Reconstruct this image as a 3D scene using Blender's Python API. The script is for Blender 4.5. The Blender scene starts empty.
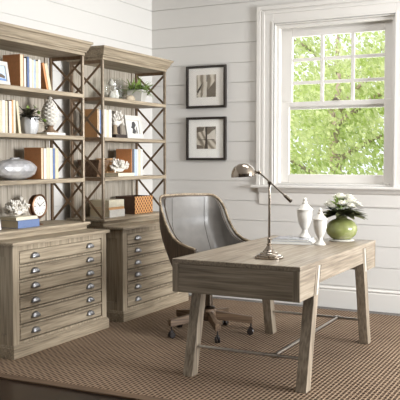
import bpy, bmesh, math, random
from mathutils import Vector, Matrix, Euler
R = math.radians
SC = bpy.context.scene
COL = SC.collection
PI = math.pi

# ------------------------------------------------------------------ camera
F_PX = 773.0
pitch = math.atan(41 / F_PX)
yaw = math.atan(402 * math.cos(pitch) / F_PX)
cd = bpy.data.cameras.new('camera')
cam = bpy.data.objects.new('camera', cd); COL.objects.link(cam)
cam.location = (0, 0, 1.37)
cam.rotation_euler = (PI / 2 - pitch, 0, yaw)
cd.sensor_fit = 'HORIZONTAL'; cd.sensor_width = 36
cd.lens = 36 * F_PX / 400
cd.clip_start = .05
SC.camera = cam

# ------------------------------------------------------------------ world, sun, large lights, exposure
w = bpy.data.worlds.new('sky'); SC.world = w; w.use_nodes = True
bg = w.node_tree.nodes['Background']
bg.inputs[0].default_value = (.93, .97, 1, 1); bg.inputs[1].default_value = 1.35

sd = bpy.data.lights.new('sun', 'SUN'); sd.energy = 3.0; sd.angle = R(1.0); sd.color = (1, .96, .88)
sun = bpy.data.objects.new('sun', sd); COL.objects.link(sun)
sun.rotation_euler = Vector((.75, 1.0, -1.15)).to_track_quat('-Z', 'Y').to_euler()
sun.location = (0, 0, 6)

def area(name, loc, direction, sx, sy, energy, color):
    d = bpy.data.lights.new(name, 'AREA'); d.shape = 'RECTANGLE'; d.size = sx; d.size_y = sy
    d.energy = energy; d.color = color
    o = bpy.data.objects.new(name, d); COL.objects.link(o)
    o.location = loc
    o.rotation_euler = Vector(direction).to_track_quat('-Z', 'Y').to_euler()
    return o
area('daylight_side_window', (3.38, 4.75, 1.60), (-1, 0, -.02), 1.7, 1.3, 540, (.95, .975, 1))
area('ceiling_fill_light', (-1.7, 5.05, 2.99), (0, .25, -1), 1.1, 1.1, 50, (.98, .98, 1))  # added overhead fill that lifts the back wall evenly
area('daylight_back_window', (-2.2, 7.28, 1.9), (0, -1, -.25), .95, 1.3, 14, (.97, .98, 1))

SC.view_settings.view_transform = 'Standard'
SC.view_settings.look = 'None'
SC.view_settings.gamma = 1
SC.view_settings.use_curve_mapping = False
SC.view_settings.exposure = 0.0

# ------------------------------------------------------------------ materials
MATS = {}
def _new(name):
    m = bpy.data.materials.new(name); m.use_nodes = True
    nt = m.node_tree; b = nt.nodes['Principled BSDF']
    return m, nt, b
def srgb(c):
    return tuple(((v / 255) / 12.92 if v / 255 <= .04045 else ((v / 255 + .055) / 1.055) ** 2.4) for v in c) + (1,)
def plain(name, c, rough=.6, metal=0., noise=0., scale=30., bump=0., spec=.5, coat=0):
    if name in MATS: return MATS[name]
    m, nt, b = _new(name)
    col = srgb(c)
    b.inputs['Base Color'].default_value = col
    b.inputs['Roughness'].default_value = rough
    b.inputs['Metallic'].default_value = metal
    b.inputs['Specular IOR Level'].default_value = spec
    b.inputs['Coat Weight'].default_value = coat
    if noise or bump:
        tc = nt.nodes.new('ShaderNodeTexCoord')
        n = nt.nodes.new('ShaderNodeTexNoise'); n.inputs['Scale'].default_value = scale; n.inputs['Detail'].default_value = 5
        nt.links.new(tc.outputs['Object'], n.inputs['Vector'])
        if noise:
            r = nt.nodes.new('ShaderNodeValToRGB')
            r.color_ramp.elements[0].position = .3; r.color_ramp.elements[1].position = .7
            r.color_ramp.elements[0].color = tuple(x * (1 - noise) for x in col[:3]) + (1,)
            r.color_ramp.elements[1].color = tuple(min(1, x * (1 + noise)) for x in col[:3]) + (1,)
            nt.links.new(n.outputs[0], r.inputs[0]); nt.links.new(r.outputs[0], b.inputs['Base Color'])
        if bump:
            bp = nt.nodes.new('ShaderNodeBump'); bp.inputs['Strength'].default_value = bump; bp.inputs['Distance'].default_value = .003
            nt.links.new(n.outputs[0], bp.inputs['Height']); nt.links.new(bp.outputs[0], b.inputs['Normal'])
    MATS[name] = m
    return m

def wood(name, dark, mid, light, axis='Y', rough=.55, fine=1.0, bump=.35):
    """weathered timber, grain running along one axis"""
    key = name + axis
    if key in MATS: return MATS[key]
    m, nt, b = _new(key)
    L = nt.links
    tc = nt.nodes.new('ShaderNodeTexCoord')
    mp = nt.nodes.new('ShaderNodeMapping')
    s = [24 * fine, 24 * fine, 24 * fine]; s['XYZ'.index(axis)] = 1.1
    mp.inputs['Scale'].default_value = s
    L.new(tc.outputs['Object'], mp.inputs[0])
    n1 = nt.nodes.new('ShaderNodeTexNoise'); n1.inputs['Scale'].default_value = 1.0; n1.inputs['Detail'].default_value = 4; n1.inputs['Distortion'].default_value = .6
    L.new(mp.outputs[0], n1.inputs['Vector'])
    mp2 = nt.nodes.new('ShaderNodeMapping')
    s2 = [90 * fine, 90 * fine, 90 * fine]; s2['XYZ'.index(axis)] = 3.5
    mp2.inputs['Scale'].default_value = s2
    L.new(tc.outputs['Object'], mp2.inputs[0])
    n2 = nt.nodes.new('ShaderNodeTexNoise'); n2.inputs['Scale'].default_value = 1.0; n2.inputs['Detail'].default_value = 3
    L.new(mp2.outputs[0], n2.inputs['Vector'])
    mx = nt.nodes.new('ShaderNodeMath'); mx.operation = 'MULTIPLY_ADD'; mx.inputs[1].default_value = .6
    ad = nt.nodes.new('ShaderNodeMath'); ad.operation = 'MULTIPLY'; ad.inputs[1].default_value = .4
    L.new(n1.outputs[0], ad.inputs[0]); L.new(n2.outputs[0], mx.inputs[0]); L.new(ad.outputs[0], mx.inputs[2])
    r = nt.nodes.new('ShaderNodeValToRGB'); e = r.color_ramp.elements
    e[0].position = .36; e[0].color = srgb(dark); e[1].position = .66; e[1].color = srgb(light)
    k = e.new(.5); k.color = srgb(mid)
    L.new(mx.outputs[0], r.inputs[0]); L.new(r.outputs[0], b.inputs['Base Color'])
    b.inputs['Roughness'].default_value = rough
    b.inputs['Specular IOR Level'].default_value = .35
    bp = nt.nodes.new('ShaderNodeBump'); bp.inputs['Strength'].default_value = bump; bp.inputs['Distance'].default_value = .002
    L.new(mx.outputs[0], bp.inputs['Height']); L.new(bp.outputs[0], b.inputs['Normal'])
    MATS[key] = m
    return m
GREY_OAK = ((120, 107, 89), (152, 138, 117), (176, 161, 139))
def oak(axis='Y'): return wood('grey_oak', *GREY_OAK, axis=axis)
def deskoak(axis='Y'): return wood('desk_oak', (108, 96, 82), (138, 125, 108), (162, 150, 133), axis=axis, rough=.5)
def backoak(): return wood('pale_board', (138, 128, 115), (172, 162, 147), (194, 184, 170), axis='Z', rough=.7)
def darkwood(axis='Z'): return wood('brown_wood', (44, 31, 22), (62, 45, 33), (80, 60, 45), axis=axis, rough=.5)
WALL = plain('wall_paint', (211, 208, 203), rough=.6, bump=.05, scale=60)
TRIM = plain('trim_paint', (216, 212, 206), rough=.4)
CEIL = plain('ceiling_paint', (238, 236, 232), rough=.8)
BRONZE = plain('bronze_metal', (124, 102, 80), rough=.45, metal=.35, noise=.25, scale=25)
STEEL = plain('brushed_steel', (176, 170, 162), rough=.3, metal=1, noise=.12, scale=40)
PEWTER = plain('pewter', (146, 146, 148), rough=.34, metal=1, noise=.2, scale=60)
NICKEL = plain('nickel', (150, 139, 127), rough=.10, metal=1)
WHITE_CER = plain('white_ceramic', (202, 198, 190), rough=.35, noise=.06, scale=20, coat=.2)
CHALK = plain('chalk_white', (214, 208, 198), rough=.75, bump=.4, scale=70)
PAPER = plain('page_paper', (206, 194, 166), rough=.85, noise=.06, scale=120)
BLACK = plain('black', (22, 20, 19), rough=.5)

def glass(name, tint=(1, 1, 1), gloss=.08):
    m, nt, b = _new(name)
    tr = nt.nodes.new('ShaderNodeBsdfTransparent'); tr.inputs[0].default_value = tint + (1,)
    gl = nt.nodes.new('ShaderNodeBsdfGlossy'); gl.inputs['Roughness'].default_value = .03
    mx = nt.nodes.new('ShaderNodeMixShader'); mx.inputs[0].default_value = gloss
    nt.links.new(tr.outputs[0], mx.inputs[1]); nt.links.new(gl.outputs[0], mx.inputs[2])
    nt.links.new(mx.outputs[0], nt.nodes['Material Output'].inputs[0])
    return m
GLASS = glass('window_glass', gloss=.04)
JARGLASS = glass('jar_glass', (.97, .98, .975), .05)

def rug_mat():
    m, nt, b = _new('woven_seagrass'); L = nt.links
    tc = nt.nodes.new('ShaderNodeTexCoord')
    br = nt.nodes.new('ShaderNodeTexBrick')
    br.offset = .5; br.squash = 1
    mp = nt.nodes.new('ShaderNodeMapping'); mp.inputs['Scale'].default_value = (1, 1, 1)
    L.new(tc.outputs['Object'], mp.inputs[0])
    sep = nt.nodes.new('ShaderNodeSeparateXYZ'); L.new(mp.outputs[0], sep.inputs[0])
    def math_(op, a, bb=None, c=None):
        n = nt.nodes.new('ShaderNodeMath'); n.operation = op
        for i, v in enumerate((a, bb, c)):
            if v is None: continue
            if isinstance(v, (int, float)): n.inputs[i].default_value = v
            else: L.new(v, n.inputs[i])
        return n.outputs[0]
    # knots of a diamond weave: dark holes at a staggered lattice
    a = math_('ABSOLUTE', math_('SINE', math_('MULTIPLY', sep.outputs[0], PI / .0265)))
    row = math_('MULTIPLY', math_('FLOOR', math_('MULTIPLY', sep.outputs[0], 1 / .0265)), .5)
    c = math_('ABSOLUTE', math_('SINE', math_('MULTIPLY', math_('ADD', math_('MULTIPLY', sep.outputs[1], 1 / .047), row), PI)))
    prod = math_('MULTIPLY', a, math_('MULTIPLY_ADD', c, .55, .45))
    n = nt.nodes.new('ShaderNodeTexNoise'); n.inputs['Scale'].default_value = 55; n.inputs['Detail'].default_value = 4
    L.new(tc.outputs['Object'], n.inputs['Vector'])
    n2 = nt.nodes.new('ShaderNodeTexNoise'); n2.inputs['Scale'].default_value = 3; n2.inputs['Detail'].default_value = 2
    L.new(tc.outputs['Object'], n2.inputs['Vector'])
    h = math_('ADD', prod, math_('MULTIPLY', math_('SUBTRACT', n.outputs[0], .5), .5))
    h = math_('ADD', h, math_('MULTIPLY', math_('SUBTRACT', n2.outputs[0], .5), .25))
    r = nt.nodes.new('ShaderNodeValToRGB'); e = r.color_ramp.elements
    e[0].position = .10; e[0].color = srgb((152, 132, 111)); e[1].position = 1.0; e[1].color = srgb((44, 33, 26))
    k = e.new(.55); k.color = srgb((112, 92, 74))
    k = e.new(.80); k.color = srgb((70, 54, 42))
    L.new(h, r.inputs[0]); L.new(r.outputs[0], b.inputs['Base Color'])
    b.inputs['Roughness'].default_value = .9; b.inputs['Specular IOR Level'].default_value = .15
    bp = nt.nodes.new('ShaderNodeBump'); bp.invert = True; bp.inputs['Strength'].default_value = .7; bp.inputs['Distance'].default_value = .006
    L.new(h, bp.inputs['Height']); L.new(bp.outputs[0], b.inputs['Normal'])
    return m

def floor_mat():
    m, nt, b = _new('dark_plank_floor'); L = nt.links
    tc = nt.nodes.new('ShaderNodeTexCoord')
    mp = nt.nodes.new('ShaderNodeMapping'); mp.inputs['Rotation'].default_value = (0, 0, PI / 2)
    L.new(tc.outputs['Object'], mp.inputs[0])
    br = nt.nodes.new('ShaderNodeTexBrick'); br.offset = .4
    br.inputs['Scale'].default_value = 1; br.inputs['Brick Width'].default_value = 1.6; br.inputs['Row Height'].default_value = .14
    br.inputs['Mortar Size'].default_value = .002
    br.inputs['Color1'].default_value = srgb((46, 33, 24)); br.inputs['Color2'].default_value = srgb((26, 18, 14)); br.inputs['Mortar'].default_value = srgb((12, 9, 8))
    L.new(mp.outputs[0], br.inputs[0])
    L.new(br.outputs[0], b.inputs['Base Color'])
    b.inputs['Roughness'].default_value = .28
    return m

# ------------------------------------------------------------------ mesh helpers
def bm_(): return bmesh.new()
def box(bm, x0, x1, y0, y1, z0, z1):
    vs = [bm.verts.new((x, y, z)) for x in (x0, x1) for y in (y0, y1) for z in (z0, z1)]
    for f in ((0, 1, 3, 2), (4, 6, 7, 5), (0, 4, 5, 1), (2, 3, 7, 6), (0, 2, 6, 4), (1, 5, 7, 3)):
        bm.faces.new([vs[i] for i in f])
    return vs
def hexa(bm, pts):
    """8 points ordered as box(): x,y,z nested"""
    vs = [bm.verts.new(p) for p in pts]
    for f in ((0, 1, 3, 2), (4, 6, 7, 5), (0, 4, 5, 1), (2, 3, 7, 6), (0, 2, 6, 4), (1, 5, 7, 3)):
        bm.faces.new([vs[i] for i in f])
def bar(bm, a, b, w, h, up=(0, 0, 1)):
    a = Vector(a); b = Vector(b); d = (b - a).normalized(); s = d.cross(Vector(up))
    if s.length < 1e-4: s = d.cross(Vector((1, 0, 0)))
    s.normalize(); u = s.cross(d)
    pts = []
    for p in (a, b):
        for i in (-1, 1):
            for j in (-1, 1):
                pts.append(p + s * (w / 2 * i) + u * (h / 2 * j))
    hexa(bm, pts)
def tube(bm, pts, rad, seg=12, cap=True):
    pts = [Vector(p) for p in pts]; n = len(pts)
    rads = rad if isinstance(rad, (list, tuple)) else [rad] * n
    rings = []; prev = None
    for i, p in enumerate(pts):
        d = (pts[min(i + 1, n - 1)] - pts[max(i - 1, 0)]).normalized()
        if prev is None:
            s = d.cross(Vector((0, 0, 1)))
            if s.length < .05: s = d.cross(Vector((1, 0, 0)))
        else:
            s = prev - d * prev.dot(d)
        s.normalize(); prev = s; u = d.cross(s)
        rings.append([bm.verts.new(p + (s * math.cos(2 * PI * k / seg) + u * math.sin(2 * PI * k / seg)) * rads[i]) for k in range(seg)])
    for i in range(n - 1):
        for k in range(seg):
            bm.faces.new((rings[i][k], rings[i][(k + 1) % seg], rings[i + 1][(k + 1) % seg], rings[i + 1][k]))
    if cap:
        bm.faces.new(rings[0][::-1]); bm.faces.new(rings[-1])
def lathe(bm, prof, seg=32, c=(0, 0, 0), M=None):
    rings = []
    c = Vector(c)
    for r, z in prof:
        if r < 1e-5:
            p = Vector((0, 0, z)); p = (M @ p if M else p) + c
            rings.append([bm.verts.new(p)])
        else:
            ring = []
            for k in range(seg):
                p = Vector((r * math.cos(2 * PI * k / seg), r * math.sin(2 * PI * k / seg), z))
                ring.append(bm.verts.new((M @ p if M else p) + c))
            rings.append(ring)
    for a, b in zip(rings, rings[1:]):
        for k in range(seg):
            j = (k + 1) % seg
            if len(a) == 1 and len(b) == 1: continue
            if len(a) == 1: bm.faces.new((a[0], b[j], b[k]))
            elif len(b) == 1: bm.faces.new((a[k], a[j], b[0]))
            else: bm.faces.new((a[k], a[j], b[j], b[k]))
    if len(rings[0]) > 1: bm.faces.new(rings[0][::-1])
    if len(rings[-1]) > 1: bm.faces.new(rings[-1])
def ball(bm, c, r, sub=2, scale=(1, 1, 1), M=None):
    mat = Matrix.Translation(Vector(c)) @ (M.to_4x4() if M else Matrix()) @ Matrix.Diagonal((r * scale[0], r * scale[1], r * scale[2], 1))
    bmesh.ops.create_icosphere(bm, subdivisions=sub, radius=1, matrix=mat)
def prism(bm, poly, axis, a0, a1):
    """poly: 2D points in the plane orthogonal to axis, extruded from a0 to a1"""
    def P(p, a):
        return {'x': (a, p[0], p[1]), 'y': (p[0], a, p[1]), 'z': (p[0], p[1], a)}[axis]
    A = [bm.verts.new(P(p, a0)) for p in poly]; B = [bm.verts.new(P(p, a1)) for p in poly]
    n = len(poly)
    for i in range(n): bm.faces.new((A[i], A[(i + 1) % n], B[(i + 1) % n], B[i]))
    bm.faces.new(A[::-1]); bm.faces.new(B)
def obj(name, bm, mat, parent=None, smooth=False, bevel=0, loc=None, rot=None, segs=2):
    bmesh.ops.recalc_face_normals(bm, faces=bm.faces)
    me = bpy.data.meshes.new(name)
    if smooth:
        for f in bm.faces: f.smooth = True
    bm.to_mesh(me); bm.free()
    if isinstance(mat, (list, tuple)):
        for m in mat: me.materials.append(m)
    else: me.materials.append(mat)
    if smooth == 'auto': me.set_sharp_from_angle(angle=R(35))
    o = bpy.data.objects.new(name, me); COL.objects.link(o)
    if loc is not None: o.location = loc
    if rot is not None: o.rotation_euler = rot
    if parent: o.parent = parent
    if bevel:
        md = o.modifiers.new('bevel', 'BEVEL'); md.width = bevel; md.segments = segs; md.limit_method = 'ANGLE'; md.angle_limit = R(40)
    return o
def thing(name, label, cat, loc=(0, 0, 0), rot=(0, 0, 0), group=None):
    o = bpy.data.objects.new(name, None); COL.objects.link(o); o.empty_display_size = .05
    o.location = loc; o.rotation_euler = rot
    o['label'] = label; o['category'] = cat
    if group: o['group'] = group
    return o
def tag(o, label, cat, group=None, kind=None):
    o['label'] = label; o['category'] = cat
    if group: o['group'] = group
    if kind: o['kind'] = kind
    return o
def struct(name, bm, mat, label, cat, parent=None, **k):
    o = obj(name, bm, mat, parent, **k)
    if not parent:
        o['kind'] = 'structure'; o['label'] = label; o['category'] = cat
    return o
def relabel(o, label):
    o['label'] = label; return o
def dup(root, loc, label, rot=None, group=None):
    r = root.copy(); COL.objects.link(r); r.location = loc; r['label'] = label
    if rot is not None: r.rotation_euler = rot
    if group: r['group'] = group
    for ch in list(root.children):
        c = ch.copy(); COL.objects.link(c); c.parent = r
        for g in list(ch.children):
            d = g.copy(); COL.objects.link(d); d.parent = c
    return r

# ------------------------------------------------------------------ the room
WX, WY, RX, FY, CZ = -4.155, 6.925, 3.4, -1.6, 3.05
BZ = 3.05
FLZ = -.012
b = bm_(); box(b, WX - .2, RX + .2, FY - .2, WY + .35, FLZ - .1, FLZ)
struct('floor', b, floor_mat(), 'dark wood plank floor around the woven rug', 'floor')
b = bm_(); box(b, WX - .2, RX + .2, FY - .2, WY + .35, CZ, CZ + .1)
struct('ceiling', b, CEIL, 'plain white ceiling above the room', 'ceiling')
GROOVES = [.3855 + .1925 * i for i in range(-2, 14)]
def boards(bm, u0, u1, z0, z1, put, holes=()):
    """shiplap boards between grooves; put(u0,u1,z0,z1) makes one box"""
    zs = [z0] + [g for g in GROOVES if z0 + .02 < g < z1 - .02] + [z1]
    for a, c in zip(zs, zs[1:]):
        lo, hi = a + .003, c - .003
        spans = [(u0, u1, lo, hi)]
        for (h0, h1, k0, k1) in holes:
            out = []
            for (s0, s1, q0, q1) in spans:
                if q1 <= k0 or q0 >= k1: out.append((s0, s1, q0, q1)); continue
                if s0 < h0: out.append((s0, h0, q0, q1))
                if s1 > h1: out.append((h1, s1, q0, q1))
                if q0 < k0 and h0 < s1: out.append((max(s0, h0), min(s1, h1), q0, k0))
                if q1 > k1: out.append((max(s0, h0), min(s1, h1), k1, q1))
            spans = out
        for s in spans: put(*s)
def wall_with_holes(bm, u0, u1, z0, z1, put, holes):
    h = sorted(holes)
    cur = u0
    for (h0, h1, k0, k1) in h:
        put(cur, h0, z0, z1); put(h0, h1, z0, k0); put(h0, h1, k1, z1); cur = h1
    put(cur, u1, z0, z1)
WIN = (-2.80, -1.645, 1.12, 2.655)
b = bm_()
boards(b, WX, RX, FLZ, BZ, lambda a, c, d, e: box(b, a, c, WY, WY + .012, d, e), [WIN])
wall_with_holes(b, WX - .15, RX + .15, FLZ, BZ, lambda a, c, d, e: box(b, a, c, WY + .010, WY + .2, d, e), [WIN])
struct('wall_back', b, WALL, 'white shiplap wall with the window and two framed prints', 'wall')
b = bm_()
boards(b, FY, WY, FLZ, BZ, lambda a, c, d, e: box(b, WX - .012, WX, a, c, d, e))
box(b, WX - .15, WX - .010, FY, WY + .05, FLZ, BZ)
struct('wall_left', b, WALL, 'white shiplap wall behind the two bookcases', 'wall')
RW = [(3.85, 5.65, .95, 2.55)]
b = bm_()
wall_with_holes(b, FY, WY, FLZ, BZ, lambda a, c, d, e: box(b, RX, RX + .15, a, c, d, e), RW)
struct('wall_right', b, WALL, 'white wall with a window opening', 'wall')
b = bm_(); box(b, WX - .15, RX + .15, FY - .15, FY, FLZ, BZ)
struct('wall_front', b, plain('taupe_paint', (96, 88, 80), rough=.8), 'plain taupe wall closing the room', 'wall')
for i, (y0, y1, z0, z1) in enumerate(RW):
    b = bm_()
    for (a, c, d, e) in ((y0 - .12, y0, z0 - .12, z1 + .12), (y1, y1 + .12, z0 - .12, z1 + .12), (y0, y1, z1, z1 + .12), (y0, y1, z0 - .12, z0)):
        box(b, RX - .02, RX, a, c, d, e)
    struct('window_%d' % (i + 2), b, TRIM, 'white cased window opening in the side wall', 'window')

# unseen panel added on the ceiling as a body for the fill light
cl = thing('ceiling_fill_panel', 'square white fill-light panel added on the ceiling above the desk', 'lamp', (-1.7, 5.05, CZ - .0005))
b = bm_(); box(b, -.6, .6, -.6, -.57, -.05, 0); box(b, -.6, .6, .57, .6, -.05, 0); box(b, -.6, -.57, -.57, .57, -.05, 0); box(b, .57, .6, -.57, .57, -.05, 0)
obj('frame', b, TRIM, cl)
b = bm_(); box(b, -.568, .568, -.568, .568, -.03, -.02); obj('diffuser', b, CEIL, cl)
# baseboards
def base_prof(d0):
    return [(0, FLZ), (-.018, FLZ), (-.018, .145), (-.013, .155), (-.020, .163), (-.020, .172), (-.010, .180), (0, .180)]
b = bm_(); prism(b, [(WY + p[0], p[1]) for p in base_prof(0)], 'x', WX + .001, RX)
o = struct('baseboard_back', b, TRIM, 'tall white baseboard below the shiplap wall', 'baseboard')
b = bm_(); prism(b, [(WX - p[0], p[1]) for p in base_prof(0)], 'y', FY, WY - .021)
struct('baseboard_left', b, TRIM, 'tall white baseboard behind the cabinets', 'baseboard')

# rug
b = bm_()
rp = [(-3.98, 3.665), (.35, 3.76), (.35, 6.70), (-3.98, 6.775)]
prism(b, [(-3.98, 3.7405), (.35, 3.8355), (.35, 6.70), (-3.98, 6.775)], 'z', -.0115, 0)
rug = obj('rug', b, rug_mat())
rp = [(-3.98, 3.665), (.35, 3.76)]
tag(rug, 'tan woven seagrass rug covering most of the floor', 'rug')
b = bm_()
def band(p, q, wd, side):
    p = Vector(p + (0,)); q = Vector(q + (0,)); d = (q - p).normalized(); n = Vector((-d.y, d.x, 0)) * wd * side
    hexa(b, [v + Vector((0, 0, z)) for v, in ((p,), (q,), (p + n,), (q + n,)) for z in (-.0115, 0)])
band(rp[0], rp[1], .075, 1)
obj('border', b, wood('rug_binding', (74, 56, 40), (92, 72, 54), (110, 88, 66), 'X', rough=.8), rug)['label'] = 'plain brown binding along the front edge'

# ------------------------------------------------------------------ window
win = bpy.data.objects.new('window_1', None); COL.objects.link(win); win['kind'] = 'structure'
win['label'] = 'white sash window with six-over-one style muntins looking onto trees'; win['category'] = 'window'
win['label'] = 'white sash window with nine small panes above one large pane'
x0, x1, z0, z1 = WIN
b = bm_()
CW = .165
# stepped casing with mitred look: flat board, back band, inner bead
for (o0, o1, dy) in ((0, CW, .018), (CW - .035, CW + .005, .034), (CW - .075, CW - .045, .026), (0, .02, .026)):
    box(b, x0 - o1, x0 - o0, WY - dy, WY, z0 - .0, z1 + o1)
    box(b, x1 + o0, x1 + o1, WY - dy, WY, z0 - .0, z1 + o1)
    box(b, x0 - o0, x1 + o0, WY - dy + .0006, WY, z1 + o0, z1 + o1)
obj('casing', b, TRIM, win, bevel=.003)
b = bm_()   # jamb lining
box(b, x0, x0 + .012, WY - .005, WY + .2, z0, z1); box(b, x1 - .012, x1, WY - .005, WY + .2, z0, z1)
box(b, x0 + .012, x1 - .012, WY - .005, WY + .2, z1 - .012, z1); box(b, x0 + .012, x1 - .012, WY + .02, WY + .2, z0 - .01, z0 + .018)
# stops
box(b, x0 + .012, x0 + .04, WY + .035, WY + .09, z0 + .018, z1 - .012); box(b, x1 - .04, x1 - .012, WY + .035, WY + .09, z0 + .018, z1 - .012)
box(b, x0 + .04, x1 - .04, WY + .035, WY + .09, z1 - .04, z1 - .012)
obj('window_frame', b, TRIM, win, bevel=.002)
def sash(name, ya, yb, sx0, sx1, sz0, sz1, stile, top, bot, nx, nz):
    b = bm_()
    box(b, sx0, sx0 + stile, ya, yb, sz0, sz1); box(b, sx1 - stile, sx1, ya, yb, sz0, sz1)
    box(b, sx0 + stile, sx1 - stile, ya, yb, sz1 - top, sz1); box(b, sx0 + stile, sx1 - stile, ya, yb, sz0, sz0 + bot)
    gx0, gx1, gz0, gz1 = sx0 + stile, sx1 - stile, sz0 + bot, sz1 - top
    # inner bead
    q = .012
    for k in range(1, nx):
        cx = gx0 + (gx1 - gx0) * k / nx; box(b, cx - .016, cx + .016, ya + .004, yb - .004, gz0, gz1)
    for k in range(1, nz):
        cz = gz0 + (gz1 - gz0) * k / nz; box(b, gx0, gx1, ya + .006, yb - .006, cz - .016, cz + .016)
    s = obj(name, b, TRIM, win, bevel=.004)
    b = bm_(); ym = (ya + yb) / 2; box(b, gx0, gx1, ym - .002, ym + .002, gz0, gz1)
    obj('pane', b, GLASS, s)
    return s
sash('upper_sash', WY + .135, WY + .17, x0 + .014, x1 - .014, 1.845, z1 - .013, .118, .105, .035, 3, 3)
ls = sash('lower_sash', WY + .092, WY + .13, x0 + .014, x1 - .014, z0 + .019, 1.915, .105, .045, .085, 1, 1)
b = bm_(); box(b, -2.25, -2.18, WY + .07, WY + .091, 1.9155, 1.925); box(b, -2.235, -2.195, WY + .075, WY + .092, 1.925, 1.94)
obj('sash_lock', b, plain('lock_metal', (150, 140, 125), .35, 1), ls)
b = bm_()
prism(b, [(WY + .03, z0 - .028), (WY - .060, z0 - .028), (WY - .066, z0 - .020), (WY - .066, z0 - .008), (WY - .060, z0), (WY + .03, z0)], 'x', x0 - CW - .045, x1 + CW + .045)
obj('window_sill', b, TRIM, win)
b = bm_()
prism(b, [(WY, z0 - .185), (WY - .014, z0 - .185), (WY - .016, z0 - .075), (WY - .030, z0 - .06), (WY - .046, z0 - .0285), (WY, z0 - .0285)], 'x', x0 - CW + .02, x1 + CW - .02)
obj('apron', b, TRIM, win)

# ------------------------------------------------------------------ storage cabinets
def cup_pull(parent, x, y, z):
    b = bm_()
    n = 12; mth = 6; W, H, D = .045, .034, .026
    rows = []
    for j in range(mth + 1):
        ph = (PI / 2) * j / mth          # 0 at rim (front), pi/2 at top back
        row = []
        for i in range(n + 1):
            th = PI * i / n
            row.append(b.verts.new((D * math.cos(ph) * math.sin(th) ** .6 if 0 < i < n else 0, -W * math.cos(th) * (.75 + .25 * math.cos(ph)), -.012 + H * math.sin(ph) * math.sin(th) ** .5 if 0 < i < n else -.012)))
        rows.append(row)
    for j in range(mth):
        for i in range(n):
            try: b.faces.new((rows[j][i], rows[j][i + 1], rows[j + 1][i + 1], rows[j + 1][i]))
            except Exception: pass
    bmesh.ops.remove_doubles(b, verts=b.verts, dist=1e-5)
    o = obj('cup_pull', b, PEWTER, parent, smooth=True, loc=(x, y, z))
    md = o.modifiers.new('t', 'SOLIDIFY'); md.thickness = .003
    return o
def make_cabinet(name, label, Y0):
    L = 1.125
    t = thing(name, label, 'cabinet', (-3.82, Y0 + L / 2, 0), group='drawer cabinets under the bookcases')
    BX0, BX1 = -.29, .275         # local x of the body back and front (world -4.11 .. -3.545)
    h = L / 2
    b = bm_()
    box(b, BX0, BX1 - .028, -h + .012, h - .012, .02, .772)
    # face frame
    box(b, BX1 - .028, BX1, -h + .012, -h + .066, .09, .772); box(b, BX1 - .028, BX1, h - .066, h - .012, .09, .772)
    box(b, BX1 - .028, BX1, -h + .066, h - .066, .737, .772); box(b, BX1 - .028, BX1, -h + .066, h - .066, .085, .108)
    P = .105
    for k in range(1, 6):
        z = .737 - P * k; box(b, BX1 - .028, BX1 - .001, -h + .066, h - .066, z - .006, z + .006)
    # raised rails on the two side panels
    for s in (-1, 1):
        ya, yb = sorted((s * (h - .012), s * (h - .002)))
        box(b, BX0, BX1, ya, yb, .09, .16); box(b, BX0, BX1, ya, yb, .70, .772)
        box(b, BX0, BX0 + .06, ya, yb, .16, .70); box(b, BX1 - .06, BX1, ya, yb, .16, .70)
    obj('body', b, oak('Z'), t, bevel=.0006)
    b = bm_()
    prism(b, [(-h - .016, .775), (-h - .020, .785), (-h - .020, .797), (-h - .014, .80), (h + .014, .80), (h + .020, .797), (h + .020, .785), (h + .016, .775)], 'x', BX0, BX1 + .022)
    box(b, BX0, BX1 + .011, -h - .006, h + .006, .7725, .775)
    obj('top', b, oak('Y'), t, bevel=.003)
    b = bm_()
    box(b, BX0, BX1 + .016, -h - .012, h + .012, 0, .074)
    box(b, BX0, BX1 + .010, -h - .006, h + .006, .0742, .084)
    box(b, BX0, BX1 + .004, -h - .001, h + .001, .0842, .0898)
    obj('plinth', b, oak('Y'), t, bevel=.003)
    for k in range(6):
        z1_ = .737 - P * k - (.0115 if k else .0055); z0_ = .737 - P * (k + 1) + (.0115 if k < 5 else .0055)
        b = bm_(); box(b, BX1 - .019, BX1 - .007, -h + .072, h - .072, z0_, z1_); box(b, BX1 - .007, BX1 - .001, -h + .0765, h - .0765, z0_ + .0045, z1_ - .0045)
        d = obj('drawer', b, oak('Y'), t, bevel=.002)
        for yy in (-h + .232, h - .232):
            cup_pull(d, BX1 - .001, yy, (z0_ + z1_) / 2 + .002)
    return t
cab1 = make_cabinet('drawer_cabinet', 'left greyish oak six-drawer cabinet under the bookcase nearest the camera', 4.055)
cab2 = dup(cab1, (-3.82, 5.42 + 1.125 / 2, 0), 'grey oak six-drawer cabinet in the corner, partly behind the leather chair')

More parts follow.
